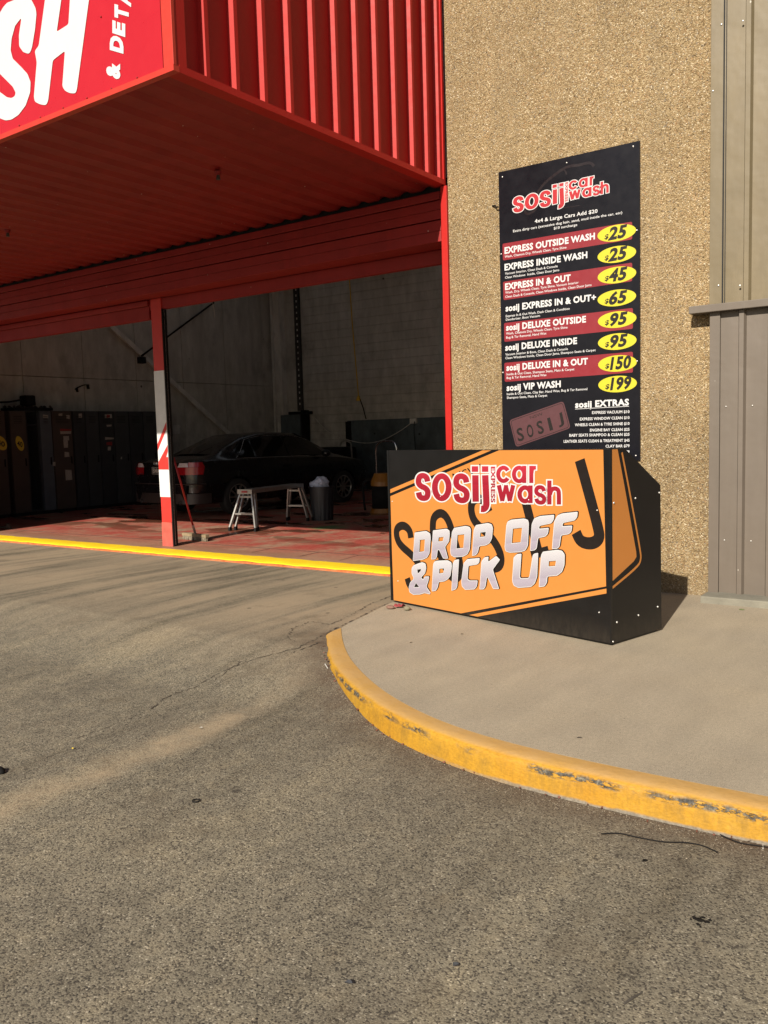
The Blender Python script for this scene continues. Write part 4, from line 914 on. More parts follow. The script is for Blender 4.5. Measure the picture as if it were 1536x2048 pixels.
# logo: every letter fitted to its own box; white halo under the red face
ALPHA = chr(0x251)
LOGO = [("s", b2, 370, 345, 520, 615, 58), ("o", b2, 535, 340, 737, 627, 60), ("s", b2, 755, 350, 920, 637, 60), ("i", b2, 940, 268, 1012, 632, 66), ("j", b2, 1036, 268, 1118, 735, 66),
        ("c", b3, 175, 262, 312, 440, 42), ("a", b3, 330, 262, 478, 442, 42), ("r", b3, 508, 262, 580, 440, 42), ("w", b3, 178, 462, 362, 634, 44), ("a", b3, 386, 463, 543, 648, 46), ("s", b3, 560, 468, 680, 655, 42), ("h", b3, 692, 414, 834, 660, 44)]
def logo(fr, parent, mt, k, halo):
    def put(cf, strokes, pad, kk, mm, nm):
        for i, (pts, w, closed, sm_) in enumerate(strokes):
            L_, R_ = stroke(pts, w + 2 * pad, closed, sm_)
            if not closed and pad:            # carry the halo past the stroke ends
                for Q in (L_, R_):
                    for e0, e1 in ((0, 1), (-1, -2)):
                        C0 = ((L_[e0][0] + R_[e0][0]) / 2, (L_[e0][1] + R_[e0][1]) / 2); C1 = ((L_[e1][0] + R_[e1][0]) / 2, (L_[e1][1] + R_[e1][1]) / 2)
                        d_ = Vector((C0[0] - C1[0], C0[1] - C1[1]))
                        if d_.length > 1e-6 and Q is L_: d_ = d_.normalized() * pad; ext = d_; L_[e0] = (L_[e0][0] + ext.x, L_[e0][1] + ext.y); R_[e0] = (R_[e0][0] + ext.x, R_[e0][1] + ext.y)
            n_ = len(L_); vs_ = [fr.pt(fr.uv(*cf(*p)), kk + .18 * i) for p in L_ + R_]; fs = []
            for q_ in range(n_ - (0 if closed else 1)):
                j = (q_ + 1) % n_; q = [q_, j, n_ + j, n_ + q_]; aa, bb_, cc = vs_[q[0]], vs_[q[1]], vs_[q[2]]
                fs.append(q if (bb_ - aa).cross(cc - aa).dot(fr.n) > 0 else q[::-1])
            mesh(nm, vs_, fs, mm, parent)
    for (ch, cf, x0, y0, x1, y1, w) in LOGO:
        h = w / 2; X = lambda t: x0 + h + (x1 - x0 - w) * t; Y = lambda t: y0 + h + (y1 - y0 - w) * t
        P = lambda l: [(X(a_), Y(b_)) for a_, b_ in l]
        el = lambda t0, t1, n_: [(.5 + .5 * cos(t0 + (t1 - t0) * i / n_), .5 + .5 * sin(t0 + (t1 - t0) * i / n_)) for i in range(n_)]
        if ch == "s": st = [(P([(1.0, .24), (.90, .03), (.5, -.06), (.06, .0), (-.06, .30), (.25, .47), (.75, .55), (1.06, .72), (.96, 1.02), (.5, 1.06), (.10, .98), (.0, .76)]), w, False, 3)]
        elif ch == "o": st = [(P(el(0, 2 * pi, 36)), w, True, 0)]
        elif ch == "c": st = [([(X(.5 + .56 * cos(q_)), Y(.5 + .5 * sin(q_))) for q_ in [-.60 - (2 * pi - 1.2) * i / 30 for i in range(31)]], w, False, 0)]
        elif ch == "a": st = [(P(el(0, 2 * pi, 32)), w, True, 0), ([(X(1), y0 + 2), (X(1), y1 - 2)], w, False, 0)]
        elif ch == "i": st = [([(X(.5), y0), (X(.5), y0 + 58)], w, False, 0), ([(X(.5) + 4, y0 + 92), (X(.5) + 8, y1)], w, False, 0)]
        elif ch == "j": st = [([(X(.5) + 3, y0), (X(.5) + 3, y0 + 58)], w, False, 0), ([(X(.5) + 4, y0 + 92), (X(.5) + 16, y1 - 110), (X(.5) + 16, y1 - 60), (X(.5) - 4, y1 - 28), (X(.5) - 40, y1 - 30)], w, False, 2)]
        elif ch == "r": st = [([(X(0), y0 + 2), (X(0), y1)], w, False, 0), (P([(.10, .42), (.3, .12), (.75, .0), (1.6, .0)]), w * .9, False, 2)]
        elif ch == "w": st = [([(x0 + (x1 - x0) * a_, Y(b_) + (-h if b_ < .5 else h * .6)) for a_, b_ in ((.10, 0), (.30, 1))], w, False, 0), ([(x0 + (x1 - x0) * a_, Y(b_) + (-h if b_ < .5 else h * .6)) for a_, b_ in ((.30, 1), (.50, 0))], w * .85, False, 0),
                              ([(x0 + (x1 - x0) * a_, Y(b_) + (-h if b_ < .5 else h * .6)) for a_, b_ in ((.50, 0), (.70, 1))], w * .85, False, 0), ([(x0 + (x1 - x0) * a_, Y(b_) + (-h if b_ < .5 else h * .6)) for a_, b_ in ((.70, 1), (.90, 0))], w, False, 0)]
        else: st = [([(X(0), y0), (X(0), y1)], w, False, 0), (P([(.05, .60), (.2, .36), (.55, .28), (.95, .36), (1.0, .62), (1.0, 1.11)]), w, False, 2)]
        put(cf, st, halo, k, M_white, "logo_halo"); put(cf, st, 0, k + 1.2, mt, "logo_letter")
    q = [b2(1138, 272), b2(1138, 640), b2(1184, 640), b2(1184, 272)]
    put_text(fr, "EXPRESS", q[0], q[1], 0, k + 1.5, mt, parent, off=.035, bbox=True, tl=q[3], tr=q[2], name="logo_letter", res=4)
E_ = 13
logo(ff, bo, M_logo, 5, E_)
ff.loops("logo_halo", [UV([(1122, 258), (1196, 254), (1196, 655), (1122, 655)])], 4.5, M_white, bo)
# same mark on the price board: affine from booth plane to board plane
s0 = ff.uv(*b2(370, 520)); s1 = ff.uv(*b3(838, 662)); m0 = fm.uv(*c1(222, 700)); m1 = fm.uv(*c1(1143, 552)); kx = (m1[0] - m0[0]) / (s1[0] - s0[0]); kz = kx * 1.0
class Remap(Frame): pass
fm2 = Frame((A.x, YM, 0), (1, 0, 0), (0, -1, 0)); fm2.uv = lambda px, py: (m1[0] + (ff.uv(px, py)[0] - s1[0]) * kx, m1[1] + (ff.uv(px, py)[1] - s1[1]) * kz)
logo(fm2, mb, M_logo2, 2, E_)
fm2.loops("logo_halo", [[fm2.uv(*b2(*a)) for a in [(1122, 258), (1196, 254), (1196, 655), (1122, 655)]]], 1.8, M_white, mb)
# silver lettering
SLV = [
 (b2, 1, [(360, 945), (480, 928), (522, 955), (528, 1000), (515, 1160), (490, 1205), (450, 1225), (342, 1240)], [[(415, 1020), (468, 1015), (460, 1140), (408, 1148)]]),
 (b2, 1, [(548, 923), (690, 905), (720, 925), (723, 960), (715, 1040), (675, 1095), (707, 1215), (652, 1215), (613, 1128), (600, 1125), (590, 1200), (575, 1222), (530, 1224)], [[(607, 995), (660, 988), (652, 1035), (603, 1040)]]),
 (b2, 1, [(765, 897), (885, 876), (928, 888), (941, 920), (928, 1120), (903, 1172), (860, 1195), (770, 1202), (733, 1182), (724, 1140), (742, 940)], [[(800, 970), (872, 962), (862, 1105), (790, 1112)]]),
 (b2, 1, [(988, 868), (1112, 846), (1152, 860), (1166, 900), (1155, 1010), (1128, 1060), (1090, 1080), (1025, 1088), (1012, 1150), (990, 1180), (948, 1190), (965, 920)], [[(1035, 945), (1092, 938), (1085, 988), (1030, 994)]]),
 (b3, 1, [(290, 830), (330, 812), (460, 800), (500, 815), (510, 850), (500, 1080), (475, 1130), (430, 1148), (310, 1155), (268, 1140), (258, 1100), (275, 870)], [[(343, 905), (440, 895), (425, 1048), (330, 1058)]]),
 (b3, 1, [(562, 798), (622, 775), (771, 762), (765, 815), (738, 855), (620, 880), (612, 905), (715, 895), (705, 960), (678, 990), (605, 1005), (590, 1110), (570, 1130), (518, 1138), (535, 860)], []),
 (b3, 1, [(800, 768), (850, 748), (1011, 731), (1005, 790), (978, 825), (860, 850), (852, 880), (955, 872), (945, 940), (918, 965), (840, 978), (825, 1090), (800, 1115), (742, 1118), (765, 830)], []),
 (b2, 0, [(395, 1262), (440, 1248), (475, 1262), (483, 1310), (470, 1365), (430, 1408), (448, 1425), (468, 1394), (513, 1394), (505, 1440), (485, 1500), (526, 1562), (520, 1581), (462, 1568), (420, 1582), (350, 1586), (308, 1560), (300, 1510), (315, 1455), (352, 1418), (330, 1370), (330, 1310), (350, 1280)], [[(388, 1325), (430, 1318), (422, 1345), (395, 1368)], [(375, 1460), (412, 1505), (355, 1508)]]),
 (b2, 0, [(565, 1240), (600, 1232), (700, 1228), (740, 1250), (746, 1290), (730, 1390), (700, 1430), (660, 1450), (610, 1455), (600, 1510), (580, 1545), (535, 1551), (550, 1270)], [[(615, 1315), (665, 1312), (658, 1360), (612, 1368)]]),
 (b2, 0, [(770, 1225), (819, 1217), (800, 1500), (785, 1530), (737, 1545), (752, 1260)], []),
 (b2, 0, [(900, 1216), (1031, 1204), (1025, 1255), (1005, 1275), (915, 1290), (905, 1420), (925, 1435), (1010, 1435), (1000, 1500), (975, 1530), (880, 1535), (845, 1500), (838, 1450), (862, 1260)], []),
 (b2, 0, [(1075, 1198), (1122, 1190), (1116, 1244), (1197, 1182), (1239, 1225), (1165, 1325), (1230, 1526), (1165, 1526), (1105, 1400), (1090, 1500), (1070, 1530), (1025, 1531), (1045, 1240)], []),
 (b3, 0, [(385, 1165), (435, 1160), (418, 1400), (430, 1412), (500, 1410), (512, 1395), (545, 1180), (560, 1160), (606, 1151), (595, 1400), (570, 1470), (530, 1505), (400, 1515), (350, 1490), (335, 1440), (350, 1200)], []),
 (b3, 0, [(650, 1140), (800, 1120), (850, 1130), (878, 1170), (875, 1280), (850, 1350), (800, 1390), (700, 1398), (695, 1460), (670, 1500), (608, 1508), (630, 1180)], [[(712, 1238), (788, 1232), (780, 1290), (708, 1295)]])]
for i, (cf, up_, outl, holes) in enumerate(SLV):
    o2 = rounded(UV(outl, cf), .010); h2 = [rounded(UV(h, cf), .003) for h in holes]
    o2 = grow(o2, -.0015)
    sh = [(u + .004, v + .004) for u, v in grow(o2, .0025)]
    ff.loops("letter_shadow", [sh] + [grow([(u + .002, v + .002) for u, v in h], -.002) for h in h2], 8 + .2 * i, M_maroon, bo)
    ff.loops("letter_border", [o2] + [grow(h, -.001) for h in h2], 12 + .1 * i, M_white, bo)
    ff.loops("letter_face", [grow(o2, -.0045)] + [grow(h, .0025) for h in h2], 14 + .1 * i, M_lav1 if up_ else M_lav2, bo)
# side graphics
fs_ = Frame(PB(.0004, 0, 0), EV, EU); US = lambda pts: [fs_.uv(*bb(*a)) for a in pts]
cu_ = US([(1262, 52), (1290, 220), (1356, 590), (1357, 618), (1343, 642), (1224, 752)]); 
op = US([(1214, 50), (1258, 47)]) + US([(1290, 220), (1356, 590), (1358, 618), (1344, 642), (1225, 753)])
def clips(p): return [(min(max(u, .004), .55), min(max(v, zb0), zt_ - .004)) for u, v in p]
fs_.loops("orange_field", [clips(op)], 1, M_orange, bo)
fs_.strip("orange_stripe", clips(US([(1281, 66), (1330, 320), (1379, 590), (1382, 630), (1368, 668), (1226, 786)])), .016, 1, M_orange, bo, sm=2)
for a in [(1478, 279), (1352, 308), (1237, 333), (1470, 883), (1368, 928), (1254, 965), (1233, 1068)]: screw(fs_, *bb(*a), bo, .0065)
for a in [(1161, 913), (1151, 372), (66, 325), (96, 747), (536, 311), (789, 317), (322, 298)]: screw(ff, *bb(*a), bo, .005)
# stones and rag under its left end
def pebble(px0, px1, pyt, pyb, mt, label, nm, cat_, sc=(1, .7, .55), seed=1):
    a = at_Z(px0, pyb); b = at_Z(px1, pyb); r = (b - a).length / 2; c = (a + b) / 2; rr = random.Random(seed)
    b_ = B().ball((c.x, c.y + r * .6, r * sc[2]), r, sc, 12, 8, .07, rr); return tag(b_.mk(nm, mt, None, True), label, cat_)
pebble(768, 787, 1211, 1219, M_stone1, "flat reddish stone left of the counter corner", "stone", "stone", (1, .7, .40), 3)
pebble(804, 819, 1210, 1222, M_stone2, "round olive grey stone wedged under the counter", "stone", "stone", (1, .8, .62), 5)
a = at_Z(787, 1217); b = at_Z(804, 1217); rg = B()
n1 = 9; rr = random.Random(8); vs_ = []; fs = []
for j in range(5):
    for i in range(n1):
        t = i / (n1 - 1); q = a.lerp(b, t); vs_.append((q.x + rr.uniform(-.003, .003), q.y + j * .018, .004 + .032 * sin(pi * min(1, j / 3 + .12)) * (.75 + .25 * sin(i * 1.9)) + rr.uniform(0, .004)))
for j in range(4):
    for i in range(n1 - 1): fs.append([j * n1 + i, j * n1 + i + 1, (j + 1) * n1 + i + 1, (j + 1) * n1 + i])
tag(B().add(vs_, fs).mk("rag", M_cloth, None, True), "folded faded red rag stuffed between the two stones", "rag")

# =================================================================== THINGS IN THE BAY
# step platform
pf = thing("work_platform", (-8.7, 9.4, 0), "folding aluminium work platform with a long plank and ladder legs", "work platform")
nl, nr, f1, f2 = at_Z(466, 1061), at_Z(506, 1064), at_Z(582, 1041), at_Z(621, 1040)
axis = ((f1 + f2) / 2 - (nl + nr) / 2).normalized(); lat = Vector((axis.y, -axis.x, 0)); c0 = (nl + nr) / 2; c1_ = (f1 + f2) / 2; hgt = .585
hw = .115
tA, tB = c0 + axis * .10, c1_ - axis * .06
B().prism([tA + lat * hw + Vector((0, 0, hgt - .055)), tA - lat * hw + Vector((0, 0, hgt - .055)), tA - lat * hw + Vector((0, 0, hgt)), tA + lat * hw + Vector((0, 0, hgt))], tB - tA).mk("plank", M_alum, pf)
B().prism([tA - axis * .01 + lat * (hw + .01) + Vector((0, 0, hgt - .062)), tA - axis * .01 - lat * (hw + .01) + Vector((0, 0, hgt - .062)), tA - axis * .01 - lat * (hw + .01) + Vector((0, 0, hgt + .003)), tA - axis * .01 + lat * (hw + .01) + Vector((0, 0, hgt + .003))], -axis * .012).mk("end_cap", M_alum, pf)
q = tA - axis * .026 + Vector((0, 0, hgt - .03)); B().prism([q + lat * .05 + Vector((0, 0, -.012)), q - lat * .05 + Vector((0, 0, -.012)), q - lat * .05 + Vector((0, 0, .014)), q + lat * .05 + Vector((0, 0, .014))], -axis * .002).mk("red_sticker", M_stkr, pf)
def legset(top_c, foot_c, spread_t, spread_b, inner):
    tl, tr = top_c - lat * spread_t, top_c + lat * spread_t; bl, br_ = foot_c - lat * spread_b, foot_c + lat * spread_b
    for t_, b_ in ((tl, bl), (tr, br_)):
        lg = B().bar(t_ + Vector((0, 0, hgt - .06)), b_ + Vector((0, 0, .045)), .022, .042, axis).mk("leg", M_alum, pf)
        B().bar(b_ + Vector((0, 0, .055)), b_ + Vector((0, 0, .0)), .030, .050, axis).mk("rubber_foot", M_rubber, lg)
    for fz in (.24, .48):
        t = 1 - fz / (hgt - .06); a_ = tl.lerp(bl, t); b_ = tr.lerp(br_, t); B().bar(a_ + Vector((0, 0, fz)), b_ + Vector((0, 0, fz)), .022, .022).mk("rung", M_alum, pf)
legset(tA + axis * .02, c0, .10, .225, False); legset(tA + axis * .10, c0 + axis * .09, .095, .19, True)
legset(tB - axis * .02, c1_, .10, .225, False); legset(tB - axis * .10, c1_ - axis * .09, .095, .19, True)
# broom
bh = at_Z(392, 1077); brm = thing("broom", bh, "wide push broom with red handle leaning by the post", "broom")
bd = (at_Z(426, 1084) - at_Z(358, 1077)).normalized(); bd.z = 0; c = (at_Z(426, 1084) + at_Z(358, 1077)) / 2; bn = Vector((-bd.y, bd.x, 0))
def bbox_(a_, b_, w0, w1, z0, z1, dd=bn): return [a_ - dd * w0 + Vector((0, 0, z0)), b_ - dd * w0 + Vector((0, 0, z0)), b_ + dd * w0 + Vector((0, 0, z0)), a_ + dd * w0 + Vector((0, 0, z0))]
L_ = .26
B().add(bbox_(c - bd * L_, c + bd * L_, .03, 0, .05, 0) + bbox_(c - bd * L_, c + bd * L_, .028, 0, .088, 0), [[0, 1, 2, 3], [4, 5, 6, 7], [0, 1, 5, 4], [1, 2, 6, 5], [2, 3, 7, 6], [3, 0, 4, 7]]).mk("broom_head", M_broomw, brm)
brs = B(); rr = random.Random(2)
for i in range(46):
    for j in range(4):
        p = c + bd * (-L_ + .012 + i * (2 * L_ - .024) / 45) + bn * (-.02 + j * .0135); q = p + Vector((rr.uniform(-.012, .012), rr.uniform(-.02, .01), 0)); brs.bar(p + Vector((0, 0, .052)), q + Vector((0, 0, .002)), .008, .008, (1, 0, .1))
o = brs.mk("bristles", M_bristle, brm); o['kind'] = 'stuff'
top_ = at_Y(347, 915, 7.24); hp = c + Vector((0, 0, .085))
B().tube([hp - (top_ - hp).normalized() * 0, hp + (top_ - hp) * .12], .017, 8).mk("socket", M_alum, brm); B().tube([hp + (top_ - hp) * .1, top_], .013, 8).mk("handle", M_broomh, brm, True)
# bin
bc = (at_Z(617, 1042) + at_Z(668, 1042)) / 2 + Vector((-.1, .16, 0)); bn_ = thing("rubbish_bin", bc, "dark ribbed plastic bin standing behind the work platform", "bin")
vs_, fs = [], []; nb = 60
for (r, z) in ((.165, 0.0), (.195, .50), (.205, .50), (.205, .53), (.19, .53), (.16, .03)):
    for k in range(nb): rr2 = r * (1 + (.018 * (1 if k % 4 < 2 else -1) if z < .5 and r > .162 else 0)); vs_.append(bc + Vector((cos(2 * pi * k / nb) * rr2, sin(2 * pi * k / nb) * rr2, z)))
for j in range(5):
    for k in range(nb): fs.append([j * nb + k, j * nb + (k + 1) % nb, (j + 1) * nb + (k + 1) % nb, (j + 1) * nb + k])
fs.append([5 * nb + k for k in range(nb)])
B().add(vs_, fs).mk("bin_body", M_bin, bn_)
rr = random.Random(11); bagb = B().ball(bc + Vector((-.02, 0, .56)), .14, (1.0, .95, .85), 16, 10, .16, rr); bagb.ball(bc + Vector((-.14, -.05, .55)), .055, (1, .7, .9), 8, 6, .25, rr)
tag(bagb.mk("plastic_bag", M_bag), "crumpled pale blue plastic bag on top of the bin", "plastic bag")
# wet vacuum
vcp = at_Z(768, 1024) ; vc = thing("wet_vacuum", vcp, "orange and black drum vacuum with a tall handle behind the counter", "vacuum cleaner")
B().tube([vcp + Vector((0, 0, .06)), vcp + Vector((0, 0, .45))], [.20, .20], 20).mk("drum", M_rubber, vc, True)
B().tube([vcp + Vector((0, 0, .45)), vcp + Vector((0, 0, .52)), vcp + Vector((0, 0, .66))], [.21, .21, .15], 20).mk("motor_head", M_vac, vc)
B().tube([vcp + Vector((0, 0, .0)), vcp + Vector((0, 0, .07))], [.24, .22], 20).mk("base", M_vac, vc)
B().tube(cat([vcp + Vector(a) for a in ((-.2, .1, .3), (-.22, .12, .8), (-.2, .12, 1.12), (0, .14, 1.2), (.2, .12, 1.12), (.22, .12, .7), (.2, .1, .3))]), .014, 6).mk("handle", M_chrome, vc)
B().tube(cat([vcp + Vector(a) for a in ((-.15, -.1, .55), (-.32, -.12, .5), (-.34, -.1, .2), (-.25, -.2, .05))]), .022, 7).mk("hose", M_rubber, vc)
fv = Frame(vcp + Vector((-.1, -.205, 0)), (.85, .53, 0), (.53, -.85, 0))
# second machine near the car
mc = at_Z(668, 1000); mch = thing("pressure_washer", Vector((-12.0, 14.9, 0)), "dark low machine with a bent handle beyond the car bonnet", "machine")
m0_ = Vector((-12.3, 15.4, 0)); B().box(m0_.x - .45, m0_.x + .35, 15.2, 15.8, .25, 1.05, .08).mk("body", M_rubber, mch); B().tube(cat([m0_ + Vector(a) for a in ((.2, -.1, .9), (.28, -.1, 1.16), (.50, -.1, 1.16), (.56, -.1, 1.0), (.56, -.1, .3))]), .02, 6).mk("handle", M_alum, mch)
for s_ in (-.3, .25): B().tube([(m0_.x + s_, 15.12, .14), (m0_.x + s_, 15.20, .14)], .14, 14).mk("wheel", M_tyre, mch)
# lockers
lk = []
def locker(y0, y1, mt, label, door_out=0.0, extra=None, openn=False):
    t = thing("locker", (XK, (y0 + y1) / 2, 0), label, "locker", "steel lockers along the left bay wall")
    z0, z1 = .06, 1.93
    bd_ = B().box(XL + .01, XK - .03, y0 + .006, y0 + .02, z0, z1).box(XL + .01, XK - .03, y1 - .02, y1 - .006, z0, z1).box(XL + .01, XK - .03, y0 + .02, y1 - .02, z1 - .02, z1).box(XL + .01, XK - .03, y0 + .02, y1 - .02, z0, z0 + .02).box(XL + .01, XL + .03, y0 + .02, y1 - .02, z0 + .02, z1 - .02).box(XL + .03, XK - .05, y0 + .02, y1 - .02, 1.66, 1.68)
    bd_.mk("locker_body", mt, t); B().box(XL + .01, XK - .05, y0 + .01, y1 - .01, 0, z0 - .001).mk("plinth", M_dark, t)
    if not openn:
        B().box(XK - .028, XK, y0 + .008, y1 - .008, z0 + .01, z1 - .01, .004).mk("door", mt, t)
        h = B().box(XK, XK + .015, y1 - .07, y1 - .05, .92, 1.06, .003).mk("handle", M_rubber, t)
        vb = B()
        for i in range(5): vb.box(XK - .001, XK + .004, y0 + .08, y1 - .08, 1.70 + i * .03, 1.708 + i * .03)
        vb.mk("vent_slots", M_dark, t)
    return t
fk = Frame((XK + .0005, 8, 0), (0, 1, 0), (1, 0, 0))
def stk(px0, py0, px1, py1, mt, t, k=2, nm="sticker"):
    a_ = fk.uv(px0, py0); b_ = fk.uv(px1, py1); rr = random.Random(int(px0 * 7 + py0))
    P_ = [(a_[0], a_[1]), (b_[0], a_[1]), (b_[0], b_[1]), (a_[0], b_[1])]; P_ = [(u + rr.uniform(-.006, .006), v + rr.uniform(-.01, .01)) for u, v in P_]; fk.loops(nm, [P_], k, mt, t)
locker(7.55, 7.90, M_lockbr, "brown locker nearest the bay opening, cut by the picture edge"); locker(7.92, 8.27, M_lockbr, "brown locker just left of the first yellow price sticker")
t1 = locker(8.29, 8.64, M_lockbr, "brown locker with a round yellow sticker cut by the left edge")
t2 = locker(8.72, 9.05, M_lockbr, "brown locker with a whole yellow 40 sticker")
t3 = locker(9.06, 9.30, M_lockdk, "open locker with its dark inside showing", openn=True)
t4 = locker(9.32, 9.57, M_lockbl, "blue grey locker right of the open one with a white tag")
t5 = locker(9.58, 10.01, M_lockbr, "wide brown locker covered in torn white and red stickers")
t6 = locker(10.03, 10.30, M_lockdk, "charcoal locker right of the stickered brown one")
t7 = locker(10.31, 10.62, M_lockgr, "dark grey locker two places right of the stickered brown one")
t8 = locker(10.63, 10.97, M_lockdk, "charcoal locker with a red and white sticker at its top")
t9 = locker(10.98, 11.34, M_lockgr, "dark grey locker with one tiny pale tag by its handle")
t10 = locker(11.35, 11.70, M_lockdk, "charcoal locker just left of the striped post"); t11 = locker(11.71, 12.05, M_lockgr, "dark grey locker half hidden behind the striped post"); locker(12.06, 12.40, M_lockdk, "charcoal locker just right of the striped post beyond the car boot")
for t_, cx_, cy_, w2 in ((t1, 1.5, 886, 12.5), (t2, 39.5, 887, 8.3)):
    u0, v0 = fk.uv(cx_ - w2, cy_); u1, _ = fk.uv(cx_ + w2, cy_); vt = fk.uv(cx_, cy_ - 14)[1] - fk.uv(cx_, cy_)[1]; uc = (u0 + u1) / 2; vc_ = fk.uv(cx_, cy_)[1]; a_ = min((u1 - u0) / 2, .125)
    e = fk.loops("price_sticker", [[(uc + a_ * cos(2 * pi * i / 28) * .98 , vc_ + vt * sin(2 * pi * i / 28) - .35 * vt * cos(2 * pi * i / 28)) for i in range(28)]], 2, M_stky, t_)
    ly = lambda f: cy_ + f
    put_text(fk, "40", (cx_ - w2 * .62, ly(4.5)), (cx_ + w2 * .66, ly(8.5)), 11, 3, M_dk, e, off=.03, bbox=True)
stk(86, 830, 97, 837, M_papw, t4); stk(105.5, 924, 111, 932, M_papw, t4)
for a in ((117, 827, 125, 832), (133, 830, 139, 837), (120, 862, 142, 868), (127, 872, 138, 880), (127, 880, 136, 895), (129, 904, 139, 914)): stk(*a, M_stk, t5)
stk(120, 858, 142, 862, M_stkr, t5, 3); stk(130, 940, 144, 960, M_stk, t5)
stk(209, 828, 224, 836, M_papw, t8); stk(213, 829, 220, 835, M_stkr, t8, 3); stk(213, 849, 223, 853, M_stk, t8); stk(210, 875, 228, 879, M_stk, t8); stk(213, 884, 224, 890, M_stkr, t8); stk(215, 893, 222, 900, M_stk, t8)
stk(241, 914, 244, 918, M_papw, t9); stk(157, 828, 164, 836, M_stk, t6)
# clutter on the lockers
tr_ = thing("storage_tray", (-14.7, 9.1, 1.94), "shallow dark tray full of odds and ends on the lockers", "tray")
B().box(-14.93, -14.5, 8.85, 9.65, 1.935, 1.99).mk("tray", M_rubber, tr_); rb = B(); rr = random.Random(21)
for i in range(40): p = Vector((-14.7 + rr.uniform(-.2, .2), 9.25 + rr.uniform(-.42, .42), 2.01)); stone(rb, p.x, p.y, p.z, rr.uniform(.02, .055), rr)
o = rb.mk("contents", M_stick, tr_); o['kind'] = 'stuff'
tag(B().box(-14.78, -14.55, 9.14, 9.34, 2.03, 2.22, .03).mk("tool_case", M_rubber), "small black case on the tray above the lockers", "case")
tag(B().tube(cat([at_X(-30, 805, -14.6), at_X(15, 804, -14.6), at_X(40, 800, -14.6), at_X(58, 797, -14.6)]), .018, 6).mk("dark_hose", M_rubber), "dark hose lying along the locker tops", "hose")
# wall hanger
hg = thing("wall_hanger", at_X(165, 770, XL + .02), "small bent metal hanger on the wall above the lockers", "hanger")
B().tube(cat([at_X(*a, XL + .05) for a in ((150, 779), (156, 775), (168, 770), (178, 770))], 4), .012, 5).mk("rod", M_rubber, hg); B().bar(at_X(153, 776, XL + .05), at_X(155, 784, XL + .05), .04, .03).mk("clip", M_rubber, hg); B().bar(at_X(175, 769, XL + .05), at_X(177, 778, XL + .05), .05, .03).mk("clip", M_rubber, hg)
tag(B().box(XL + .003, XL + .02, at_X(345, 850, XL).y, at_X(358, 850, XL).y, at_X(350, 868, XL).z, at_X(350, 850, XL).z).mk("notice_board", M_isteel), "pale square notice on the wall just right of the post", "notice")
o = B().tube([(-12.52, 7.42, 0), (-12.50, 7.40, .08)], [.05, .03], 8); o.tube([(-12.62, 7.30, .03), (-12.48, 7.44, .03)], .018, 6)
tag(o.mk("floor_bracket", M_stick), "small dark metal bracket on the floor at the left picture edge", "bracket")

# =================================================================== CAR
CXY = Vector((-11.47, 9.62, 0)); HD = radians(5.2); ca = Vector((sin(HD), cos(HD), 0)); cb = Vector((cos(HD), -sin(HD), 0))
car = thing("parked_car", CXY + ca * 2.3, "black four door saloon car parked nose in, seen from its right rear", "car")
def CP(a, b, z): return CXY + ca * a + cb * b + Vector((0, 0, z))
ST = [(0.00, .62, .40, .80, .84, .50), (.03, .76, .33, .90, .94, .56), (.12, .845, .27, .945, .985, .60), (.35, .875, .23, .96, 1.005, .62), (.62, .885, .22, .962, 1.03, .62), (.95, .886, .22, .96, 1.19, .60), (1.3, .886, .22, .955, 1.335, .585), (1.65, .886, .22, .95, 1.405, .575),
      (2.15, .886, .22, .945, 1.425, .57), (2.6, .884, .22, .94, 1.40, .575), (2.95, .882, .22, .935, 1.28, .60), (3.30, .88, .22, .925, 1.06, .68), (3.55, .876, .22, .905, .965, .66), (3.95, .865, .22, .86, .91, .60), (4.25, .835, .24, .79, .83, .55), (4.45, .74, .28, .68, .72, .48), (4.54, .58, .36, .56, .60, .40)]
vs_, fs = [], []; 
def section(w, zl_, zb_, zt2, wt):
    gh = zt2 - zb_
    half = [(0, zl_ - .02), (w * .72, zl_ - .01), (w * .93, zl_ + .02), (w * .985, zl_ + .12), (w, zl_ + .34 * (zb_ - zl_) + .06), (w * .995, zl_ + .75 * (zb_ - zl_)), (w * .955, zb_ - .012), (w * .90, zb_ + .01),
            (w * .90 + (wt - w * .90) * .55, zb_ + gh * .52), (wt, zb_ + gh * .86), (wt * .82, zb_ + gh * .965), (0, zt2)]
    return half + [(-b, z) for b, z in half[-2:0:-1]]
ns = None
for (a_, w, zl_, zb_, zt2, wt) in ST:
    s_ = section(w, zl_, zb_, zt2, wt); ns = len(s_)
    for (b, z) in s_: vs_.append(CP(a_, b, z))
for i in range(len(ST) - 1):
    for k in range(ns): fs.append([i * ns + k, i * ns + (k + 1) % ns, (i + 1) * ns + (k + 1) % ns, (i + 1) * ns + k])
fs.append(list(range(ns))[::-1]); fs.append([(len(ST) - 1) * ns + k for k in range(ns)])
body = B().add(vs_, fs).mk("body", M_carp, car, True)
cut = B()
for a_ in (.96, 3.60):
    for sgn in (-1, 1): cut.tube([CP(a_, sgn * .64, .31), CP(a_, sgn * .95, .31)], .355, 28)
cutter = cut.mk("arch_cutter", M_dark)
md = body.modifiers.new("arches", 'BOOLEAN'); md.operation = 'DIFFERENCE'; md.object = cutter; md.solver = 'EXACT'
dg = bpy.context.evaluated_depsgraph_get(); nm_ = bpy.data.meshes.new_from_object(body.evaluated_get(dg)); body.modifiers.clear()
if len(nm_.vertices) > 50: body.data = nm_; nm_.name = "body"
bpy.data.objects.remove(cutter)
for p_ in body.data.polygons: p_.use_smooth = True
try: body.data.set_sharp_from_angle(angle=radians(38))
except Exception: pass
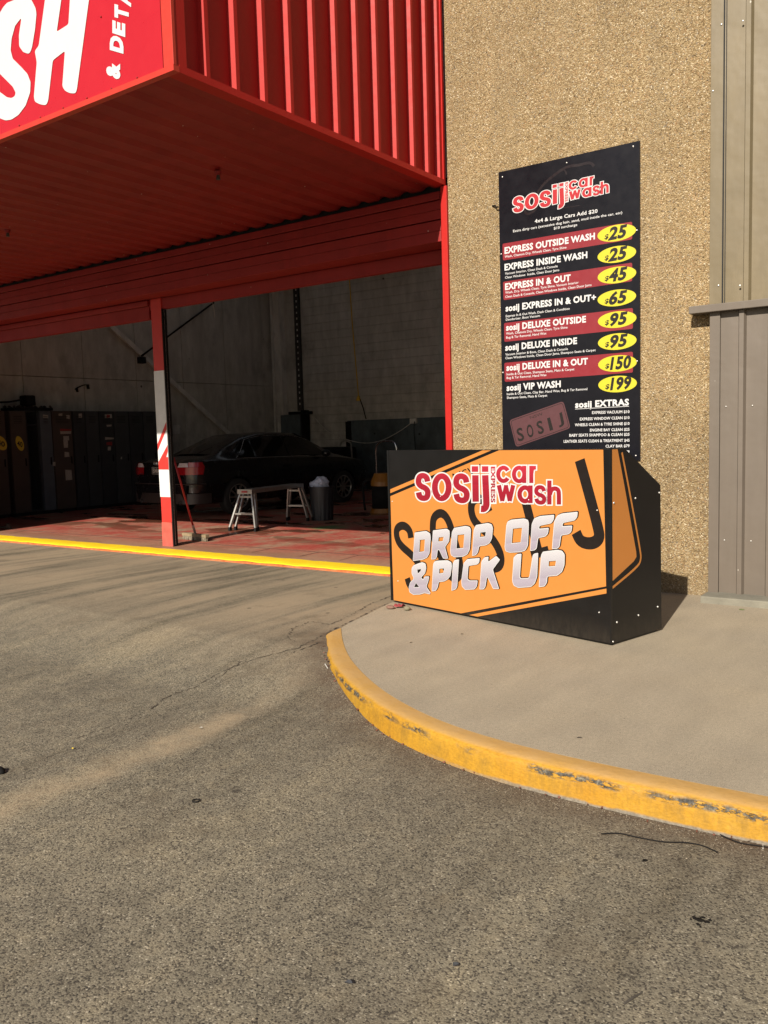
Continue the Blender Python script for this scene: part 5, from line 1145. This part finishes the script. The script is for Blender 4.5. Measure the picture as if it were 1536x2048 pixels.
for a_ in (.96, 3.60):
    for sgn in (-1, 1):
        o_ = sgn * .76
        wv, wf = [], []
        rings = [(.20, -.10), (.29, -.105), (.315, -.085), (.318, .085), (.29, .105), (.20, .10)]
        for (r, d) in rings:
            for k in range(32): wv.append(CP(a_, 0, .318) + cb * (o_ + d) + ca * cos(2 * pi * k / 32) * r + Vector((0, 0, sin(2 * pi * k / 32) * r)))
        for j in range(5):
            for k in range(32): wf.append([j * 32 + k, j * 32 + (k + 1) % 32, (j + 1) * 32 + (k + 1) % 32, (j + 1) * 32 + k])
        wheel = B().add(wv, wf).mk("wheel", M_tyre, car, True)
        rm = B(); rm.tube([CP(a_, 0, .318) + cb * (o_ + sgn * .02), CP(a_, 0, .318) + cb * (o_ + sgn * .085)], .045, 12)
        for k in range(10):
            an = 2 * pi * k / 10; d_ = ca * cos(an) + Vector((0, 0, sin(an))); rm.bar(CP(a_, 0, .318) + cb * (o_ + sgn * .075) + d_ * .03, CP(a_, 0, .318) + cb * (o_ + sgn * .085) + d_ * .215, .028, .02, cb)
        rgv = [CP(a_, 0, .318) + cb * (o_ + sgn * .09) + ca * cos(2 * pi * k / 32) * .21 + Vector((0, 0, sin(2 * pi * k / 32) * .21)) for k in range(33)]
        rm.tube(rgv, .014, 6, False); rm.mk("rim", M_rim, wheel)
# glass: side windows, rear and front screens, set 4 mm proud
def gpt(a_, f, sgn):    # point on the greenhouse side at height fraction f
    for i in range(len(ST) - 1):
        if ST[i][0] <= a_ <= ST[i + 1][0]:
            t = (a_ - ST[i][0]) / (ST[i + 1][0] - ST[i][0]); q = [ST[i][k] * (1 - t) + ST[i + 1][k] * t for k in range(6)]; break
    w, zl_, zb_, zt2, wt = q[1:]; gh = zt2 - zb_; w9 = w * .90
    if f < .52: b = w9 + (wt - w9) * .55 * f / .52; z = zb_ + .01 + (gh * .52 - .01) * f / .52
    else: t = (f - .52) / .34; b = (w9 + (wt - w9) * .55) * (1 - t) + wt * t; z = zb_ + gh * (.52 + .34 * t)
    return CP(a_, sgn * (b + .006), z)
for sgn in (-1, 1):
    for a0, a1 in ((1.02, 1.42), (1.46, 2.20), (2.24, 3.12)):
        vs_, fs = [], []; nn_ = 7
        for i in range(nn_):
            a_ = a0 + (a1 - a0) * i / (nn_ - 1)
            for f in (.06, .3, .55, .80): vs_.append(gpt(a_, f, sgn))
        for i in range(nn_ - 1):
            for k in range(3): fs.append([i * 4 + k, i * 4 + k + 1, (i + 1) * 4 + k + 1, (i + 1) * 4 + k])
        B().add(vs_, fs).mk("side_window", M_glass, car, True)
    loop = [gpt(.98, .03, sgn)] + [gpt(1.0 + i * .07, min(.86, .08 + i * .16), sgn) for i in range(1, 6)] + [gpt(a_, .86, sgn) for a_ in (1.6, 2.0, 2.4, 2.7, 2.95)] + [gpt(3.1, .6, sgn), gpt(3.2, .2, sgn), gpt(3.22, .03, sgn)]
    B().tube(loop, .004, 5).mk("window_trim", M_chrome, car); B().tube([gpt(.98 + i * .28, .01, sgn) for i in range(9)], .008, 5).mk("window_trim", M_chrome, car)
def screen(nm, A0, A1, n_=6):
    vs_, fs = [], []
    (a0, z0, w0), (a1, z1, w1) = A0, A1
    for i in range(n_ + 1):
        t = i / n_; a_ = a0 + (a1 - a0) * t; z = z0 + (z1 - z0) * t; w = w0 + (w1 - w0) * t
        for k in range(-3, 4): vs_.append(CP(a_, w * k / 3, z + .020 - .02 * (k / 3) ** 2 + .012 * sin(pi * t)))
    for i in range(n_):
        for k in range(6): fs.append([i * 7 + k, i * 7 + k + 1, (i + 1) * 7 + k + 1, (i + 1) * 7 + k])
    B().add(vs_, fs).mk(nm, M_glass, car, True)
screen("rear_screen", (.66, 1.045, .53), (1.5, 1.375, .47)); screen("windscreen", (3.30, 1.06, .58), (2.68, 1.375, .49))
# rear details
B().prism([CP(-.02, -.70, .30), CP(-.02, .70, .30), CP(-.035, .72, .56), CP(-.035, -.72, .56)], ca * .03).mk("rear_bumper", M_carp, car)
bv = [CP(a_, b, z) for z in (.25, .42) for a_, b in ((.35, -.888), (.12, -.862), (-.01, -.76), (-.035, -.45), (-.04, 0), (-.035, .45), (-.01, .76), (.12, .862), (.35, .888))]
B().add(bv, [[i, i + 1, 9 + i + 1, 9 + i] for i in range(8)]).mk("bumper_valance", M_bumper, car, True)
B().tube([CP(a_, b, .58) for a_, b in ((.25, -.885), (.08, -.85), (-.03, -.74), (-.045, -.4), (-.045, 0), (-.045, .4), (-.03, .74), (.08, .85), (.25, .885))], .010, 5).mk("bumper_strip", M_bumper, car)
for sgn in (-1, 1):
    B().tube([CP(-.055, sgn * .55, .27), CP(.05, sgn * .55, .27)], .038, 14, False).mk("exhaust_pipe", M_chrome, car)
    def lamp(nm, rows, mt):
        vs_ = []; 
        for z, pts in rows:
            for (a_, b) in pts: vs_.append(CP(a_, sgn * b, z))
        m3 = len(rows[0][1]); fs = [[j * m3 + i, j * m3 + i + 1, (j + 1) * m3 + i + 1, (j + 1) * m3 + i] for j in range(len(rows) - 1) for i in range(m3 - 1)]
        return B().add(vs_, fs).mk(nm, mt, car, True)
    lamp("tail_lamp", [(.735, [(-.02, .49), (-.02, .62), (.02, .78), (.12, .872), (.20, .884)]), (.86, [(-.012, .48), (-.012, .63), (.03, .785), (.13, .868), (.24, .884)])], M_tail)
    lamp("reversing_lamp", [(.862, [(-.012, .48), (-.012, .57), (-.004, .64), (.02, .72)]), (.93, [(-.004, .53), (.0, .58), (.01, .63), (.03, .70)])], M_tailw)
    lamp("tail_lamp", [(.862, [(.02, .73), (.06, .80), (.13, .868), (.24, .884)]), (.94, [(.035, .71), (.07, .79), (.14, .862), (.20, .872)])], M_tail)
    B().ball(CP(3.02, sgn * .97, .99), .09, (1, .9, .75), 10, 7).mk("door_mirror", M_carp, car, True)
    B().bar(CP(2.02, sgn * .892, .80), CP(2.2, sgn * .892, .80), .02, .03).mk("door_handle", M_carp, car)
fc = Frame(CP(-.046, 0, 0), cb, -ca)
fc.loops("number_plate", [rounded([(-.20, .745), (.20, .745), (.20, .865), (-.20, .865)], .01)], 6, M_papw, car)
fc.loops("plate_face", [rounded([(-.194, .751), (.194, .751), (.194, .859), (-.194, .859)], .008)], 7, M_black, car)
def ctext(s_, u0, u1, z0, z1, mt):
    v_, f_, w_2 = glyphs(s_, .02, 3); y0 = min(v.y for v in v_); y1 = max(v.y for v in v_); pts = [fc.pt((u0 + (u1 - u0) * v.x, z0 + (z1 - z0) * (v.y - y0) / (y1 - y0)), 9) for v in v_]
    mesh("badge_lettering", pts, f_, mt, car)
ctext("BMA", -.17, .02, .765, .845, M_papw); ctext("A4", -.56, -.48, .735, .77, M_chrome); ctext("2.0", .36, .46, .735, .77, M_chrome)
for k in range(4):
    c_u = -.09 + k * .055; B().tube([fc.pt((c_u + cos(2 * pi * i / 20) * .035, .925 + sin(2 * pi * i / 20) * .035), 4) for i in range(21)], .0045, 5, False).mk("badge_ring", M_chrome, car)

# =================================================================== SMALL THINGS ON THE GROUND
def gz(px, py, up=.003): p = at_Z(px, py, zroad(0, at_Z(px, py, -.12).y)); return Vector((p.x, p.y, zroad(p.x, p.y) + up))
tag(B().tube(cat([gz(1000 + a / 2.866, 1380 + b / 2.866, .007) for a, b in ((580, 835), (680, 832), (790, 855), (930, 880), (1060, 885), (1160, 903), (1245, 940))]), .0022, 6).mk("wire", M_rubber), "thin black wire lying on the asphalt beside the kerb", "wire")
tag(B().tube(cat([gz(1440, 1680, .02), gz(1480, 1692, .012), gz(1536, 1700, .010), gz(1580, 1712, .01)]), .0020, 5).mk("wire", M_rubber), "short dark wire in the gutter at the right picture edge", "wire")
tag(B().tube([gz(1248, 2014, .008), gz(1265, 2003, .010), gz(1284, 1991, .008)], [.0025, .0035, .002], 6).mk("twig", M_stick), "short straight dark twig on the asphalt at the bottom", "twig")
c = gz(392, 1604, .006); tag(B().tube([c + Vector((cos(2 * pi * i / 24) * .014, sin(2 * pi * i / 24) * .014, 0)) for i in range(25)], .0022, 6, False).mk("rubber_ring", M_rubber), "small black rubber ring on the asphalt", "rubber ring")
rr = random.Random(5)
tag(B().ball(gz(-2, 1547, .012), .030, (1.2, .8, .55), 10, 6, .15, rr).mk("rubber_scrap", M_rubber, None, True), "flattened black rubber scrap at the left picture edge", "rubber scrap")
def leaf(px, py, L, w, an, mt, label, flat=0.0, z=None, nm="dry_leaf"):
    p = gz(px, py, .006) if z is None else Vector((*at_Z(px, py, z).xy, z + .003)); d = Vector((cos(an), sin(an), 0)); e = Vector((-d.y, d.x, 0)); up = Vector((0, 0, 1))
    v = [p - d * L, p - d * L * .4 + e * w + up * .003, p + d * L * .4 + e * w * .8 + up * .004, p + d * L + up * .002, p + d * L * .4 - e * w * .8 + up * .003, p - d * L * .4 - e * w + up * .004, p + up * .0]
    tag(B().add(v, [[0, 1, 6], [1, 2, 6], [2, 3, 6], [3, 4, 6], [4, 5, 6], [5, 0, 6]]).mk(nm, mt), label, "leaf")
leaf(1159, 1477, .013, .005, .3, M_stick, "tiny dark leaf alone on the pale footpath", z=0.0)
leaf(1290, 1725, .010, .007, .8, M_tar, "small curled black leaf below the wire"); leaf(697, 1970, .012, .009, .2, M_lockgr, "small grey green leaf at the bottom centre")
leaf(912, 1934, .010, .009, 1.2, M_lockgr, "round dark spot-like leaf right of the bottom centre leaf"); leaf(924, 1269, .012, .004, .4, M_leaf, "tiny brown leaf on the footpath in front of the counter", z=0.0)
leaf(822, 1286, .010, .004, .9, M_leaf, "tiny brown leaf on the footpath near the kerb's far end", z=0.0); leaf(715, 1417, .018, .007, 2.1, M_leafr, "red brown leaf tucked against the kerb curve")
tag(B().tube([gz(650, 1321, .006), gz(655, 1327, .006)], .0035, 8).mk("cigarette_butt", M_papw), "white cigarette butt beside the far end of the kerb", "cigarette butt")
tag(B().tube([gz(1526, 1692, .008), gz(1526, 1702, .008)], .002, 6).mk("paper_straw", M_papw), "tiny white stick in the gutter at the right edge", "stick")
leaf(402, 1458, .010, .004, .7, M_papw, "pale paper scrap on the sandy strip of asphalt"); leaf(145, 1500, .006, .005, .7, M_stky, "tiny pale yellow scrap on the asphalt at left")
tag(B().ball(at_Z(1483, 1220) + Vector((0, 0, .004)), .012, (1.6, .5, .4), 8, 5, .3, rr).mk("weed", pm("green_weed", (.08, .10, .03), .8)), "tiny green weed at the foot of the plinth", "weed")
